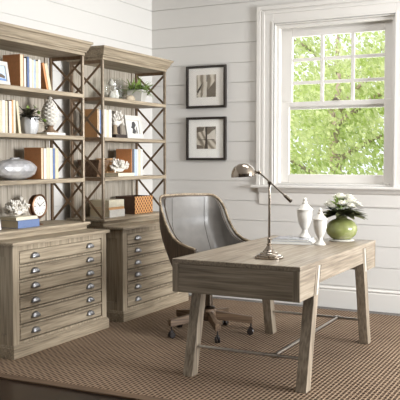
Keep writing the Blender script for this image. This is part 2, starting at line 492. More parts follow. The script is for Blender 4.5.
# ------------------------------------------------------------------ bookcases
SH = [.862, 1.215, 1.554, 1.892]
def make_hutch(name, label, Y0):
    W = 1.06; h = W / 2
    t = thing(name, label, 'bookcase', (-3.90, Y0 + h, .80), group='bookcases standing on the drawer cabinets')
    Z = lambda z: z - .80
    XF, XB = .18, -.16          # posts: world -3.72 and -4.06
    p = .022
    b = bm_()   # base
    box(b, -.19, .185, -h - .012, h + .012, Z(.8008), Z(.832)); box(b, -.19, .20, -h - .022, h + .022, Z(.8322), Z(.842))
    box(b, -.19, .21, -h - .03, h + .03, Z(.8422), Z(.8615))
    obj('base', b, oak('Y'), t, bevel=.003)
    b = bm_()   # boarded back
    n = 12; yy0, yy1 = -h + .03, h - .03
    for k in range(n):
        a = yy0 + (yy1 - yy0) * k / n; c = yy0 + (yy1 - yy0) * (k + 1) / n
        box(b, -.185, -.170, a + .0012, c - .0012, Z(.8625), Z(2.199))
    box(b, -.190, -.178, yy0, yy1, Z(.8625), Z(2.199))
    obj('back_panel', b, backoak(), t)
    for s in (-1, 1):
        ya, yb = sorted((s * (h - .03), s * (h - .075)))
        b = bm_(); box(b, -.1695, -.155, ya, yb, Z(.8625), Z(2.199)); obj('stile', b, backoak(), t, bevel=.002)
    for z in SH[1:]:
        b = bm_(); box(b, -.168, XF + .006, -h + .012, h - .012, Z(z - .031), Z(z)); obj('shelf', b, oak('Y'), t, bevel=.004)
    for s in (-1, 1):
        for x in (XF, XB):
            ya, yb = sorted((s * h, s * (h - p)))
            if s > 0 and x == XF or s < 0 or x == XB:
                b = bm_(); box(b, x - p, x, ya - (0 if True else 0), yb, Z(.8625), Z(2.2)) if x == XF else box(b, x, x + p, ya, yb, Z(.8625), Z(2.2))
                # keep the post outside the shelf ends
                obj('post', b, plain('worn_bronze_glint', (150, 136, 118), rough=.35, metal=.5, noise=.2, scale=25) if x == XF else BRONZE, t, bevel=.003)  # front posts paler than rear: worn metal plus a glint put into the colour
        levels = [.8625] + SH[1:] + [2.2]
        ym = s * (h - .006)
        for i in range(4):
            za = levels[i] + (.0 if i else .001); zb = levels[i + 1] - (.031 if i < 3 else 0)
            # rail under the shelf / top
            b = bm_(); box(b, XB + p, XF - p, min(s * h, s * (h - .0115)), max(s * h, s * (h - .0115)), Z(zb - (.0 if i < 3 else .028)), Z(zb + (.028 if i < 3 else 0)))
            obj('side_rail', b, BRONZE, t)
            zt = zb - (0 if i < 3 else .028)
            b = bm_()
            bar(b, (XF - p, ym - s * .001, Z(za + .006)), (XB + p, ym - s * .001, Z(zt - .006)), .006, .019, up=(0, 0, 1))
            bar(b, (XF - p, ym + s * .001, Z(zt - .006)), (XB + p, ym + s * .001, Z(za + .006)), .006, .019, up=(0, 0, 1))
            obj('cross_brace', b, BRONZE, t)
    b = bm_()   # slim top rail, soffit and cove crown
    box(b, -.19, .185, -h - .004, h + .004, Z(2.2005), Z(2.226))
    obj('top_rail', b, oak('Y'), t, bevel=.003)
    b = bm_()
    prof = [(0, 2.2262), (.010, 2.2262), (.010, 2.236), (.018, 2.242), (.022, 2.254), (.028, 2.270), (.036, 2.284), (.046, 2.290), (.049, 2.292), (.049, 2.309), (0, 2.309)]
    rings = []
    for d, z in prof:
        x_f, yn, yf = .185 + d, -h - .004 - d, h + .004 + d
        rings.append([b.verts.new(v) for v in ((-.19, yn, Z(z)), (x_f, yn, Z(z)), (x_f, yf, Z(z)), (-.19, yf, Z(z)))])
    for a, c in zip(rings[:-1], rings[1:]):
        for k in range(4): b.faces.new((a[k], a[(k + 1) % 4], c[(k + 1) % 4], c[k]))
    b.faces.new(rings[0]);
    obj('crown', b, oak('Y'), t)
    return t
h1 = make_hutch('bookcase', 'left open bookcase with metal cross braces, nearest the camera and cut by the picture edge', 4.08)
h2 = dup(h1, (-3.90, 5.40 + .53, .80), 'right open bookcase with metal cross braces, next to the room corner')

# ------------------------------------------------------------------ desk
dk = thing('writing_desk', 'weathered oak writing desk with slanted legs standing on the rug', 'desk', (-1.916, 4.95, 0))
ox, oy = -1.916, 4.95
def dobj(name, f, mat, bevel=.003, parent=dk, **k):
    b = bm_(); f(b)
    bmesh.ops.translate(b, verts=b.verts, vec=(-ox, -oy, 0))
    return obj(name, b, mat, parent, bevel=bevel, **k)
DX0, DX1, DY0, DY1 = -2.328, -1.497, 4.11, 5.755
def f(b): box(b, DX0, DX1, DY0, DY1, .732, .76)
dobj('desktop', f, deskoak('Y'))
for nm, ya, yb in (('drawer_box', DY0, 4.405), ('drawer_box', 5.495, DY1)):
    # the side face of the box is cut to the slant of the leg
    near = ya == DY0
    def f(b):
        xa, xb = DX0 + .004, DX1 - .004
        if near: lo, hi = (4.355, 4.405)
        else: lo, hi = (5.545, 5.495)
        prism(b, [(DY0 + .004, .556), (lo, .556), (hi, .731), (DY0 + .004, .731)] if near else [(DY1 - .004, .556), (lo, .556), (hi, .731), (DY1 - .004, .731)], 'x', xa, xb)
    body = dobj(nm, f, deskoak('X'))
    body.data.materials.append(deskoak('Y'))
    for pl in body.data.polygons:
        if abs(pl.normal.x) > .9: pl.material_index = 1
    def f(b):
        y = DY0 if near else DY1
        s = 1 if near else -1
        a, c = sorted((y, y + s * .0035))
        box(b, xq, xq + .043, a, c, .556, .7315)
    for xq in (DX0 + .002, DX1 - .045): dobj('stile', f, deskoak('Z'), bevel=.001, parent=body)
def apron(xa):
    def f(b):
        prism(b, [(4.468, .622), (4.494, .731), (5.406, .731), (5.432, .622)], 'x', xa, xa + .022)
    dobj('apron', f, deskoak('Y'))
apron(DX0 + .004); apron(DX1 - .026)
def f(b): box(b, DX0 + .03, DX1 - .03, 4.53, 5.37, .70, .7315)
dobj('pencil_tray', f, deskoak('Y'))
def leg(xa, near):
    xb = xa + .068
    def f(b):
        if near: ly = ((4.235, 4.312), (4.410, 4.487))
        else: ly = ((5.588, 5.665), (5.413, 5.490))
        c = 4.95
        if not near: ly = ((2 * c - 4.312, 2 * c - 4.235), (2 * c - 4.487, 2 * c - 4.410))
        (a0, a1), (b0, b1) = ly
        hexa(b, [(xa, a0, 0), (xa, b0, .7315), (xa, a1, 0), (xa, b1, .7315), (xb, a0, 0), (xb, b0, .7315), (xb, a1, 0), (xb, b1, .7315)])
    lg = dobj('leg', f, deskoak('Z'), bevel=.003)
    right = xa > -1.9
    def g(b):
        xs = (xb + .0002, xb + .0045) if right else (xa - .0032, xa - .0002)
        y = lambda z: 4.448 + (z - .7315) * .239 if near else 9.9 - (4.448 + (z - .7315) * .239)
        hexa(b, [(x, y(z) + d, z) for x in xs for d in (-.016, .016) for z in (.557, .729)])
        for z in (.59, .69):
            lathe(b, [(.005, 0), (.004, .002), (0, .003)], 10, (xs[1] if right else xs[0], y(z), z), Matrix.Rotation(PI / 2 * (1 if right else -1), 3, 'Y'))
    dobj('metal_strap', g, plain('strap_metal', (196, 190, 180), rough=.45, metal=.3), bevel=0, parent=lg)
for near in (True, False):
    leg(DX0 + .004, near); leg(DX1 - .072, near)
ZR = .18
yn = 4.273 + .239 * ZR; yf = 9.9 - yn
def f(b): tube(b, [(DX0 + .0725, yn, ZR), (DX1 - .0725, yn, ZR)], .010, 12)
dobj('foot_rail', f, STEEL, 0, smooth='auto')
def f(b): tube(b, [(DX0 + .0725, yf, ZR), (DX1 - .0725, yf, ZR)], .010, 12)
dobj('foot_rail', f, STEEL, 0, smooth='auto')
def f(b):
    tube(b, [(-1.735, yn + .008, ZR), (-1.735, yf - .008, ZR)], .010, 12)
    for y in (yn, yf): tube(b, [(-1.755, y, ZR), (-1.715, y, ZR)], .015, 12)
dobj('center_rail', f, STEEL, 0, smooth='auto')

# ------------------------------------------------------------------ chair
ch = thing('desk_chair', 'barrel-back swivel desk chair with grey leather and a dark wood shell', 'chair', (-2.71, 5.37, 0), (0, 0, R(-27)))
V_, UB_, RC_ = .30, -.30, .11
def rim_z(t):
    """height of the shell edge along the U, t 0 (arm front) .. 1 (middle of the back)"""
    u, v, _, _ = plan(t, 1)
    if u <= UB_ + .0005: return 1.075 + .004 * (1 - abs(v) / (V_ - RC_))
    K = [(-.30, 1.075), (-.285, 1.072), (-.255, 1.045), (-.20, .965), (-.155, .885), (-.10, .805), (-.055, .762), (.02, .732), (.15, .712), (.28, .70)]
    for (a, za), (c, zc) in zip(K, K[1:]):
        if u <= c:
            q = (u - a) / (c - a); return za + (zc - za) * q
    return K[-1][1]
def plan(t, side):
    """plan curve: side -1/1, t 0..1"""
    V = V_; UB = UB_; r = RC_
    straight = .235 - (UB + r)
    arc = PI / 2 * r; flat = V - r
    tot = straight + arc + flat
    s = t * tot
    if s < straight: u, v, n = .235 - s, V, (0, 1)
    elif s < straight + arc:
        a = (s - straight) / r
        u = UB + r - r * math.sin(a); v = V - r + r * math.cos(a); n = (-math.sin(a), math.cos(a))
    else:
        u = UB; v = max(0, flat - (s - straight - arc)); n = (-1, 0)
    return u, v * side, n[0], n[1] * side
def shell_point(t, side, z, off):
    u, v, nu, nv = plan(t, side)
    wgt = min(1, max(0, (.27 - u) / .50))
    f_ = .83 * max(0, .88 - z) ** 1.5
    bow = -.03 * max(0, 1 - (v / .3) ** 2) * (u < -.2)
    return (u + off * nu + wgt * f_ + bow, (v + off * nv) * (1 - .06 * max(0, .75 - z) / .35), z)
N = 28
def shell_mesh(b, off_a, off_b, zlo, dz_top, tmin=0.0, nz=12):
    ts = [(-1, tmin + (1 - tmin) * i / N) for i in range(N + 1)] + [(1, tmin + (1 - tmin) * i / N) for i in range(N - 1, -1, -1)]
    grid = []
    for off in (off_a, off_b):
        g = []
        for side, t in ts:
            zt = rim_z(t) - dz_top
            g.append([b.verts.new(shell_point(t, side, zlo + (zt - zlo) * j / nz, off)) for j in range(nz + 1)])
        grid.append(g)
    A, B = grid
    n = len(ts)
    for i in range(n - 1):
        for j in range(nz):
            b.faces.new((A[i][j], A[i + 1][j], A[i + 1][j + 1], A[i][j + 1]))
            b.faces.new((B[i][j], B[i][j + 1], B[i + 1][j + 1], B[i + 1][j]))
        b.faces.new((A[i][nz], A[i + 1][nz], B[i + 1][nz], B[i][nz])); b.faces.new((A[i][0], B[i][0], B[i + 1][0], A[i + 1][0]))
    for i in (0, n - 1):
        for j in range(nz): b.faces.new((A[i][j], A[i][j + 1], B[i][j + 1], B[i][j]))
b = bm_(); shell_mesh(b, 0, .014, .43, 0)
obj('shell', b, wood('shell_wood', (58, 46, 36), (78, 63, 50), (98, 80, 64), 'Z', rough=.45), ch, smooth='auto')
LEATHER = plain('grey_leather', (112, 108, 103), rough=.33, noise=.16, scale=9, bump=.12, spec=.5)
b = bm_(); shell_mesh(b, -.040, -.0005, .44, .012, tmin=.03)
obj('upholstery', b, LEATHER, ch, smooth='auto')
def edge_path(off, dz, t0=0.0, n=40):
    P = [shell_point(t0 + (1 - t0) * i / n, -1, rim_z(t0 + (1 - t0) * i / n) + dz, off) for i in range(n + 1)]
    P += [shell_point(t0 + (1 - t0) * i / n, 1, rim_z(t0 + (1 - t0) * i / n) + dz, off) for i in range(n - 1, -1, -1)]
    return P
b = bm_(); tube(b, edge_path(.007, .004), .0095, 8)
obj('rim', b, wood('worn_rim', (96, 80, 62), (140, 124, 102), (180, 164, 140), 'X', rough=.5), ch, smooth=True)['label'] = 'pale worn wooden rim'
b = bm_(); tube(b, edge_path(-.030, -.011, .04), .0055, 8)
obj('piping', b, plain('nail_trim', (84, 74, 64), .45, .5), ch, smooth=True)
b = bm_()
for sd in (-1, 1):
    pts = []
    for j in range(13):
        z = .50 + (1.07 - .50) * j / 12
        pts.append(shell_point(.80, sd, z - .012, -.0405))
    tube(b, pts, .0022, 6)
obj('seam', b, plain('seam', (62, 58, 54), .7), ch, smooth=True)
b = bm_()   # seat cushion
vs = []
def seat_ring(s, z):
    pts = []
    for k in range(40):
        a = 2 * PI * k / 40
        cu, sv = math.cos(a), math.sin(a)
        u = (abs(cu) ** .45) * (1 if cu > 0 else -1) * .19 * s + .10
        v = (abs(sv) ** .45) * (1 if sv > 0 else -1) * .238 * s
        
        pts.append(b.verts.new((u, v, z)))
    return pts
rr = [seat_ring(s, z) for s, z in ((.9, .43), (.98, .445), (1, .47), (.99, .505), (.94, .525), (.7, .535), (.35, .538))]
for a, c in zip(rr, rr[1:]):
    for k in range(40): b.faces.new((a[k], a[(k + 1) % 40], c[(k + 1) % 40], c[k]))
b.faces.new(rr[0][::-1]); b.faces.new(rr[-1])
obj('seat', b, LEATHER, ch, smooth='auto')
b = bm_(); hexa(b, [(x, y, z) for x in (-.16, .2) for y in (-.2, .2) for z in (.395, .4295)])
obj('seat_frame', b, darkwood('Y'), ch, bevel=.01)
b = bm_(); lathe(b, [(.045, .20), (.05, .215), (.03, .225), (.028, .33), (.035, .335), (.06, .38), (.06, .3945)], 24)
obj('column', b, plain('dark_steel', (88, 78, 68), .35, 1), ch, smooth='auto')
b = bm_(); lathe(b, [(.04, .105), (.056, .115), (.06, .13), (.06, .185), (.05, .1995)], 24)
obj('hub', b, wood('base_wood', (66, 50, 36), (98, 78, 60), (128, 106, 84), 'X'), ch, smooth='auto')
LEGW = wood('base_wood', (66, 50, 36), (98, 78, 60), (128, 106, 84), 'X')
for k, a in enumerate((229, 301, 13, 85, 157)):
    a = R(a + 34)
    b = bm_()
    prism(b, [(.058, .115), (.058, .182), (.30, .150), (.345, .145), (.345, .092), (.29, .095)], 'y', -.021, .021)
    lg = obj('leg', b, LEGW, ch, bevel=.004, rot=(0, 0, a))
    b = bm_()
    tube(b, [(.330, 0, .055), (.330, 0, .0918)], .006, 8)
    for s in (-1, 1): lathe(b, [(0, -.008), (.02, -.008), (.025, -.004), (.025, .004), (.02, .008), (0, .008)], 18, (.326, s * .011, .025), Matrix.Rotation(PI / 2, 3, 'X'))
    lathe(b, [(.016, -.0085), (.02, 0), (.016, .0085)], 12, (.328, 0, .045), Matrix.Rotation(PI / 2, 3, 'X'))
    obj('caster', b, plain('caster_black', (34, 28, 26), .35), lg, smooth='auto')

# ------------------------------------------------------------------ framed prints on the wall
def print_mat(name, seed, kind):
    m, nt, bs = _new(name); L = nt.links
    tc = nt.nodes.new('ShaderNodeTexCoord')
    mp = nt.nodes.new('ShaderNodeMapping'); mp.inputs['Location'].default_value = (seed, 0, seed * 2)
    mp.inputs['Rotation'].default_value = (0, R(35 if kind else 0), 0)
    L.new(tc.outputs['Object'], mp.inputs[0])
    wv = nt.nodes.new('ShaderNodeTexWave'); wv.inputs['Scale'].default_value = 4.5; wv.inputs['Distortion'].default_value = 5; wv.inputs['Detail'].default_value = 3
    L.new(mp.outputs[0], wv.inputs[0])
    r = nt.nodes.new('ShaderNodeValToRGB'); e = r.color_ramp.elements
    e[0].color = srgb((138, 128, 114)); e[1].color = srgb((214, 206, 192)); e[0].position = .1; e[1].position = .85
    k = e.new(.5); k.color = srgb((182, 172, 154))
    L.new(wv.outputs[0], r.inputs[0]); L.new(r.outputs[0], bs.inputs['Base Color']); bs.inputs['Roughness'].default_value = .5
    return m
def wall_print(label, cx, cz, sz, kind):
    W, H = .443, sz
    t = thing('framed_print', label, 'picture', (cx, WY - .0005, cz), group='framed prints on the shiplap wall')
    b = bm_(); q = .024
    for (a, c, d, e) in ((-W / 2, W / 2, H / 2 - q, H / 2), (-W / 2, W / 2, -H / 2, -H / 2 + q), (-W / 2, -W / 2 + q, -H / 2 + q, H / 2 - q), (W / 2 - q, W / 2, -H / 2 + q, H / 2 - q)):
        box(b, a, c, -.034, 0, d, e)
    obj('frame', b, plain('frame_black', (44, 38, 34), .4, noise=.3, scale=20), t, bevel=.003)
    b = bm_(); box(b, -W / 2 + q, W / 2 - q, -.014, -.004, -H / 2 + q, H / 2 - q)
    obj('mat', b, plain('mat_board_%d' % kind, (248, 246, 240) if kind else (238, 234, 227), .8), t)
    b = bm_(); s = .108; box(b, -s, s, -.0155, -.0142, -s + .006, s + .012)
    im = obj('picture', b, print_mat('print_%d' % kind, 1.3 + kind, kind), t)
    dk_, lt_, tn_ = plain('ink_dark', (74, 66, 58), .6), plain('ink_light', (214, 208, 196), .6), plain('ink_tan', (170, 152, 122), .6)
    def shape(poly, mat, nm, d):
        b = bm_(); prism(b, poly, 'y', -.0155 - d, -.0156 - d + .0001 * 0); obj(nm, b, mat, im)
    if kind == 0:   # pale curved ribbon over dark drapery
        shape([(-.01, .118), (.01, .118), (.012, .04), (.004, -.03), (.006, -.08), (-.004, -.102), (-.05, -.102), (-.03, -.06), (-.012, -.02), (-.006, .04)], lt_, 'ribbon', .0003)
        shape([(.012, .10), (.012, .0), (.02, -.03), (.10, .06), (.105, .02), (.105, -.10), (.008, -.10), (.008, -.05)], plain('ink_mid', (112, 102, 90), .6), 'drapery', .0006)
        shape([(.004, .118), (.010, .118), (.012, .05), (.004, .05)], dk_, 'stroke', .0009)
        shape([(-.106, -.05), (-.09, -.02), (-.05, .03), (-.04, .04), (-.055, .0), (-.09, -.06)], dk_, 'stroke', .0009)
        shape([(-.106, -.085), (-.07, -.05), (-.055, -.03), (-.06, -.05), (-.095, -.095)], lt_, 'stroke', .0012)
    else:           # dark cross-shaped mast against a pale sky
        shape([(-.012, .118), (.012, .118), (.010, .0), (.020, -.10), (-.020, -.10), (-.006, .0)], dk_, 'mast', .0003)
        shape([(.012, .118), (.105, .118), (.105, .10), (.012, .04)], plain('ink_mid', (112, 102, 90), .6), 'sail', .0006)
        shape([(.014, .035), (.105, .095), (.105, -.005), (.014, -.005)], lt_, 'sky', .0009)
        shape([(-.09, -.008), (.09, -.008), (.09, -.014), (-.09, -.014)], dk_, 'yard', .0012)
        shape([(-.106, .115), (-.02, .115), (-.03, .08), (-.106, .06)], plain('ink_mid', (112, 102, 90), .6), 'cloud', .0006)
        shape([(-.106, -.10), (-.03, -.10), (-.04, -.07), (-.106, -.06)], plain('ink_mid', (112, 102, 90), .6), 'cloud', .0006)
    b = bm_(); box(b, -W / 2 + q, W / 2 - q, -.0245, -.0235, -H / 2 + q, H / 2 - q); obj('glazing', b, GLASS, t)
    return t
wall_print('upper dark-framed print on the shiplap wall, pale ribbon over dark folds', -3.518, 2.088, .421, 0)
wall_print('lower dark-framed print on the shiplap wall, cross-shaped mast on pale sky', -3.518, 1.573, .431, 1)

# ------------------------------------------------------------------ things on the desk
DT = .7606
# lamp
lp = thing('desk_lamp', 'polished nickel desk lamp with domed shade near the front of the desk', 'lamp', (-1.805, 4.40, DT))
b = bm_(); lathe(b, [(0, 0), (.086, 0), (.090, .003), (.090, .010), (.084, .013), (.078, .0135), (.078, .019), (.066, .024), (.058, .0245), (.056, .031), (.049, .037), (.040, .039), (.038, .046), (.030, .052), (.023, .062), (.019, .072), (.0135, .078), (.016, .083), (.016, .088), (.011, .092), (.0105, .112), (.0135, .115), (.0135, .122), (.0085, .126)], 48)
obj('base', b, NICKEL, lp, smooth='auto')
b = bm_(); tube(b, [(0, 0, .1265), (0, 0, .452)], .0078, 16); obj('pole', b, NICKEL, lp, smooth='auto')
rt = Vector((math.cos(yaw), math.sin(yaw), 0))
b = bm_(); ball(b, (0, 0, .464), .0135, 2); tube(b, [rt.cross(Vector((0, 0, 1))) * -.018 + Vector((0, 0, .464)), rt.cross(Vector((0, 0, 1))) * .018 + Vector((0, 0, .464))], .009, 12)
obj('joint', b, NICKEL, lp, smooth='auto')
off = rt.cross(Vector((0, 0, 1))) * .012
A = rt * -.058 + off + Vector((0, 0, .522)); Bp = rt * .128 + off + Vector((0, 0, .354))
d = (Bp - A).normalized()
b = bm_(); tube(b, [A, Bp - d * .055], .0052, 10); obj('arm', b, NICKEL, lp, smooth='auto')
b = bm_(); tube(b, [Bp - d * .0548, Bp - d * .05, Bp], [.006, .0095, .0115], 12); obj('counterweight', b, NICKEL, lp, smooth='auto')
b = bm_(); tube(b, [Bp + d * .0002, Bp + d * .006, Bp + d * .009], [.0125, .0125, .008], 12); obj('end_cap', b, plain('dark_cap', (50, 36, 30), .3), lp, smooth='auto')
b = bm_(); ball(b, A - d * .008, .013, 2); ball(b, A - d * .008 + rt * -.018 + Vector((0, 0, .0)), .009, 2)
obj('swivel', b, NICKEL, lp, smooth=True)
# shade: dome open downwards
sc = rt * -.160 + off + Vector((0, 0, .505))
b = bm_()
prof = [(.075, -.004), (.0765, .0), (.0745, .018), (.068, .038), (.057, .055), (.041, .068), (.021, .076), (.0, .078)]
inner = [(.072, -.003), (.070, .016), (.064, .034), (.053, .050), (.038, .063), (.019, .071), (0, .073)]
Ms = Matrix.Rotation(R(-4), 3, Vector((-rt.y, rt.x, 0)))
seg = 40
rings = [[b.verts.new(Ms @ Vector((r * math.cos(2 * PI * k / seg), r * math.sin(2 * PI * k / seg), z)) + sc) for k in range(seg)] if r > 0 else [b.verts.new(Ms @ Vector((0, 0, z)) + sc)] for r, z in list(reversed(inner)) + prof]
for a, c in zip(rings, rings[1:]):
    for k in range(seg):
        j = (k + 1) % seg
        if len(a) == 1: b.faces.new((a[0], c[j], c[k]))
        elif len(c) == 1: b.faces.new((a[k], a[j], c[0]))
        else: b.faces.new((a[k], a[j], c[j], c[k]))
shd = obj('lamp_shade', b, NICKEL, lp, smooth='auto')
b = bm_(); ball(b, sc + Vector((0, 0, .030)), .020, 2, (1, 1, 1.1)); obj('bulb', b, plain('bulb_glass', (235, 232, 225), .2), lp, smooth=True)
b = bm_(); tube(b, [sc + rt * .066 + Vector((0, 0, .034)), A - d * .008 + rt * -.012], .008, 12); obj('shade_arm', b, NICKEL, lp, smooth='auto')

# magazines
def magazine(label, c, z, w, dd, h, ang, colc):
    t = thing('magazine', label, 'magazine', (c[0], c[1], z), (0, 0, R(ang)), 'magazines stacked on the desk')
    b = bm_(); box(b, -w / 2 + .004, w / 2 - .003, -dd / 2 + .003, dd / 2 - .003, .0016, h - .0016); obj('pages', b, plain('mag_pages', (220, 218, 212), .6), t)
    b = bm_(); box(b, -w / 2, w / 2, -dd / 2, dd / 2, 0, .0015); box(b, -w / 2, w / 2, -dd / 2, dd / 2, h - .0015, h); box(b, -w / 2, -w / 2 + .003, -dd / 2, dd / 2, .0016, h - .0016)
    obj('cover', b, colc, t)
    return t
mc = plain('mag_cover_grey', (150, 152, 158), .25, noise=.3, scale=14)
mc2 = plain('mag_cover_pale', (176, 174, 172), .3, noise=.15, scale=12)
magazine('larger pale magazine lying flat on the desk under another', (-1.985, 5.30), DT, .30, .23, .018, 12, mc2)
magazine('glossy grey magazine on top of the pale one, under the taller urn', (-1.985, 5.31), DT + .0182, .26, .21, .016, 6, mc)
# urns
def urn(label, loc, H, r):
    t = thing('lidded_urn', label, 'urn', loc, group='white lidded urns on the desk')
    k = H / .30; q = r / .055
    b = bm_(); lathe(b, [(0, 0), (.040 * q, 0), (.041 * q, .006 * k), (.034 * q, .016 * k), (.020 * q, .040 * k), (.018 * q, .058 * k), (.026 * q, .072 * k), (.038 * q, .100 * k), (.047 * q, .14 * k), (.051 * q, .18 * k), (.050 * q, .198 * k), (.0515 * q, .202 * k), (0, .2025 * k)], 32)
    obj('body', b, WHITE_CER, t, smooth='auto')
    b = bm_(); lathe(b, [(0, .203 * k), (.055 * q, .203 * k), (.056 * q, .209 * k), (.047 * q, .217 * k), (.030 * q, .236 * k), (.017 * q, .250 * k), (.019 * q, .256 * k), (.019 * q, .262 * k), (.012 * q, .267 * k), (.012 * q, .277 * k), (.014 * q, .284 * k), (.008 * q, .295 * k), (0, .30 * k)], 32)
    obj('lid', b, WHITE_CER, t, smooth='auto')
urn('taller white lidded urn standing on the magazines', (-1.925, 5.375, DT + .0346), .296, .061)
urn('shorter white lidded urn standing on bare desk before the green vase', (-1.765, 5.25, DT), .265, .054)

# green vase with flowers
vt = thing('flower_vase', 'round green ceramic vase holding white flowers on the desk', 'vase', (-1.715, 5.60, DT))
vt.scale = (1.14, 1.14, 1.03)
b = bm_(); lathe(b, [(0, .012), (.055, .012), (.072, .022), (.094, .048), (.103, .078), (.100, .105), (.084, .135), (.060, .152), (.040, .160), (.036, .170), (.038, .180), (.034, .180), (.032, .168), (0, .15)], 40)
m, nt, bs = _new('green_glaze'); L = nt.links
tc = nt.nodes.new('ShaderNodeTexCoord'); n1 = nt.nodes.new('ShaderNodeTexNoise'); n1.inputs['Scale'].default_value = 9; n1.inputs['Detail'].default_value = 6
L.new(tc.outputs['Object'], n1.inputs[0]); r_ = nt.nodes.new('ShaderNodeValToRGB'); e = r_.color_ramp.elements
e[0].position = .35; e[0].color = srgb((108, 112, 64)); e[1].position = .75; e[1].color = srgb((186, 180, 156)); k_ = e.new(.58); k_.color = srgb((136, 142, 86))
L.new(n1.outputs[0], r_.inputs[0]); L.new(r_.outputs[0], bs.inputs[0]); bs.inputs['Roughness'].default_value = .22
obj('vase_body', b, m, vt, smooth='auto')
b = bm_(); lathe(b, [(0, 0), (.080, 0), (.084, .004), (.080, .008), (.060, .0118), (0, .0118)], 36); obj('saucer', b, WHITE_CER, vt, smooth='auto')
random.seed(4)
def leafblade(bm, base, direc, L_, W_, droop=.3, n=5, fold=.15):
    d = Vector(direc).normalized(); s = d.cross(Vector((0, 0, 1)))
    if s.length < .1: s = Vector((1, 0, 0))
    s.normalize(); up = s.cross(d)
    prev = None; p = Vector(base)
    for i in range(n + 1):
        q = i / n
        wd = W_ * math.sin(PI * min(.98, q * .9 + .08)) ** .8
        c = p + d * (L_ * q) + Vector((0, 0, -droop * L_ * q * q))
        row = [bm.verts.new(c - s * wd / 2 + up * fold * wd), bm.verts.new(c), bm.verts.new(c + s * wd / 2 + up * fold * wd)]
        if prev:
            bm.faces.new((prev[0], prev[1], row[1], row[0])); bm.faces.new((prev[1], prev[2], row[2], row[1]))
        prev = row
def rdir(lo=-.2, hi=1.0):
    a = random.uniform(0, 2 * PI); z = random.uniform(lo, hi); r = math.sqrt(max(0, 1 - min(1, z * z)))
    return Vector((r * math.cos(a), r * math.sin(a), z))
b = bm_()
for i in range(80):
    dd_ = rdir(-.02, .55); leafblade(b, Vector((0, 0, .188)) + dd_ * .02, dd_, random.uniform(.09, .155), random.uniform(.04, .06), .2)
g1 = plain('leaf_dark_green', (84, 86, 54), .45, noise=.5, scale=20)
o = obj('foliage', b, g1, vt, smooth=True); o['kind'] = 'stuff'; o['label'] = 'dark green leaves round the flowers'
b = bm_()
for i in range(22):
    dd_ = rdir(.3, .95); leafblade(b, Vector((0, 0, .21)) + dd_ * .04, dd_, random.uniform(.06, .11), random.uniform(.018, .03), .1)
o = obj('sprig', b, plain('leaf_bright', (150, 176, 84), .5), vt, smooth=True); o['kind'] = 'stuff'; o['label'] = 'bright green sprigs'
b = bm_()
leafblade(b, (.03, .0, .20), (.9, .35, .05), .12, .05, .3); leafblade(b, (-.03, 0, .19), (-1, -.3, -.05), .10, .04, .3)
obj('dry_leaf', b, plain('leaf_brown', (120, 70, 40), .6), vt, smooth=True)
PET = plain('petal_white', (244, 242, 232), .5)
def flower(c, r, n=16):
    b = bm_()
    for i in range(n):
        a = 2.4 * i; el = .15 + .8 * (i / n)
        dr = Vector((math.cos(a) * math.cos(el * 1.4), math.sin(a) * math.cos(el * 1.4), math.sin(el * 1.4)))
        leafblade(b, Vector(c), dr, r, r * .75, .15, 4, .25)
    obj('flower', b, PET, vt, smooth=True)
for c, r in (((-.062, -.03, .232), .042), ((-.02, .015, .285), .055), ((.055, .0, .255), .055), ((.085, .03, .235), .045), ((-.085, .02, .235), .046), ((-.045, -.06, .225), .042), ((.07, -.045, .228), .042), ((.02, -.055, .245), .045), ((.03, .05, .285), .045)):
    flower((c[0], c[1], c[2] + .012), r * 1.15)
b = bm_()
for x, y, z in ((-.05, -.02, .22), (-.015, .012, .27), (.045, 0, .24), (.07, .02, .22), (-.07, .015, .21), (.015, -.045, .23), (.022, .04, .27)):
    tube(b, [(x * .2, y * .2, .165), (x, y, z)], .0025, 6)
obj('stems', b, plain('stem_green', (96, 120, 56), .5), vt)

# ------------------------------------------------------------------ books
CLR = dict(brown=(206, 142, 92), cream=(206, 194, 166), white=(212, 209, 202), blue=(98, 116, 154), black=(44, 42, 44), paleblue=(176, 192, 216),
           tan=(206, 156, 104), darkbrown=(84, 60, 44), ivory=(214, 206, 184), grey=(88, 90, 96))
def cover_mat(c): return plain('cover_' + c, CLR[c], .6, noise=.07, scale=50)
def book(label, y0, y1, z, h, c, depth=.165, xf=-3.80, out=False, lean=0, group=None, pageclr=None):
    """upright book; spine to the room unless out, then its page edges face the room"""
    T = y1 - y0 - .001
    t = thing('book', label, 'book', (xf - depth / 2, y0, z + .0006), (R(lean), 0, 0), group)
    b = bm_(); q = .0028; D = depth / 2
    sp = -1 if out else 1
    box(b, -D, D, 0, q, 0, h); box(b, -D, D, T - q, T, 0, h)
    xs = (D - q, D) if sp > 0 else (-D, -D + q)
    box(b, xs[0], xs[1], q, T - q, 0, h)
    obj('cover', b, cover_mat(c), t, bevel=.001)
    b = bm_()
    pa, pb = (-D + .004, D - q - .0002) if sp > 0 else (-D + q + .0002, D - .004)
    box(b, pa, pb, q + .0002, T - q - .0002, .003, h - .003)
    obj('pages', b, pageclr or PAPER, t)
    return t
def flatbook(label, y0, y1, z, h, c, depth=.14, xf=-3.77, group=None, ang=0, out=False):
    W = y1 - y0
    t = thing('book', label, 'book', (xf - depth / 2, (y0 + y1) / 2, z), (0, 0, R(ang)), group)
    q = .003; D = depth / 2
    b = bm_(); box(b, -D, D, -W / 2, W / 2, 0, q); box(b, -D, D, -W / 2, W / 2, h - q, h)
    if out: box(b, -D, -D + q, -W / 2, W / 2, q, h - q)
    else: box(b, D - q, D, -W / 2, W / 2, q, h - q)
    obj('cover', b, cover_mat(c), t, bevel=.001)
    b = bm_(); box(b, -D + q + .0003, D - q - .0002, -W / 2 + .003, W / 2 - .003, q + .0002, h - q - .0002); obj('pages', b, PAPER, t)
    return t
G = 'books on the top shelf of the left bookcase'
s1 = SH[3]
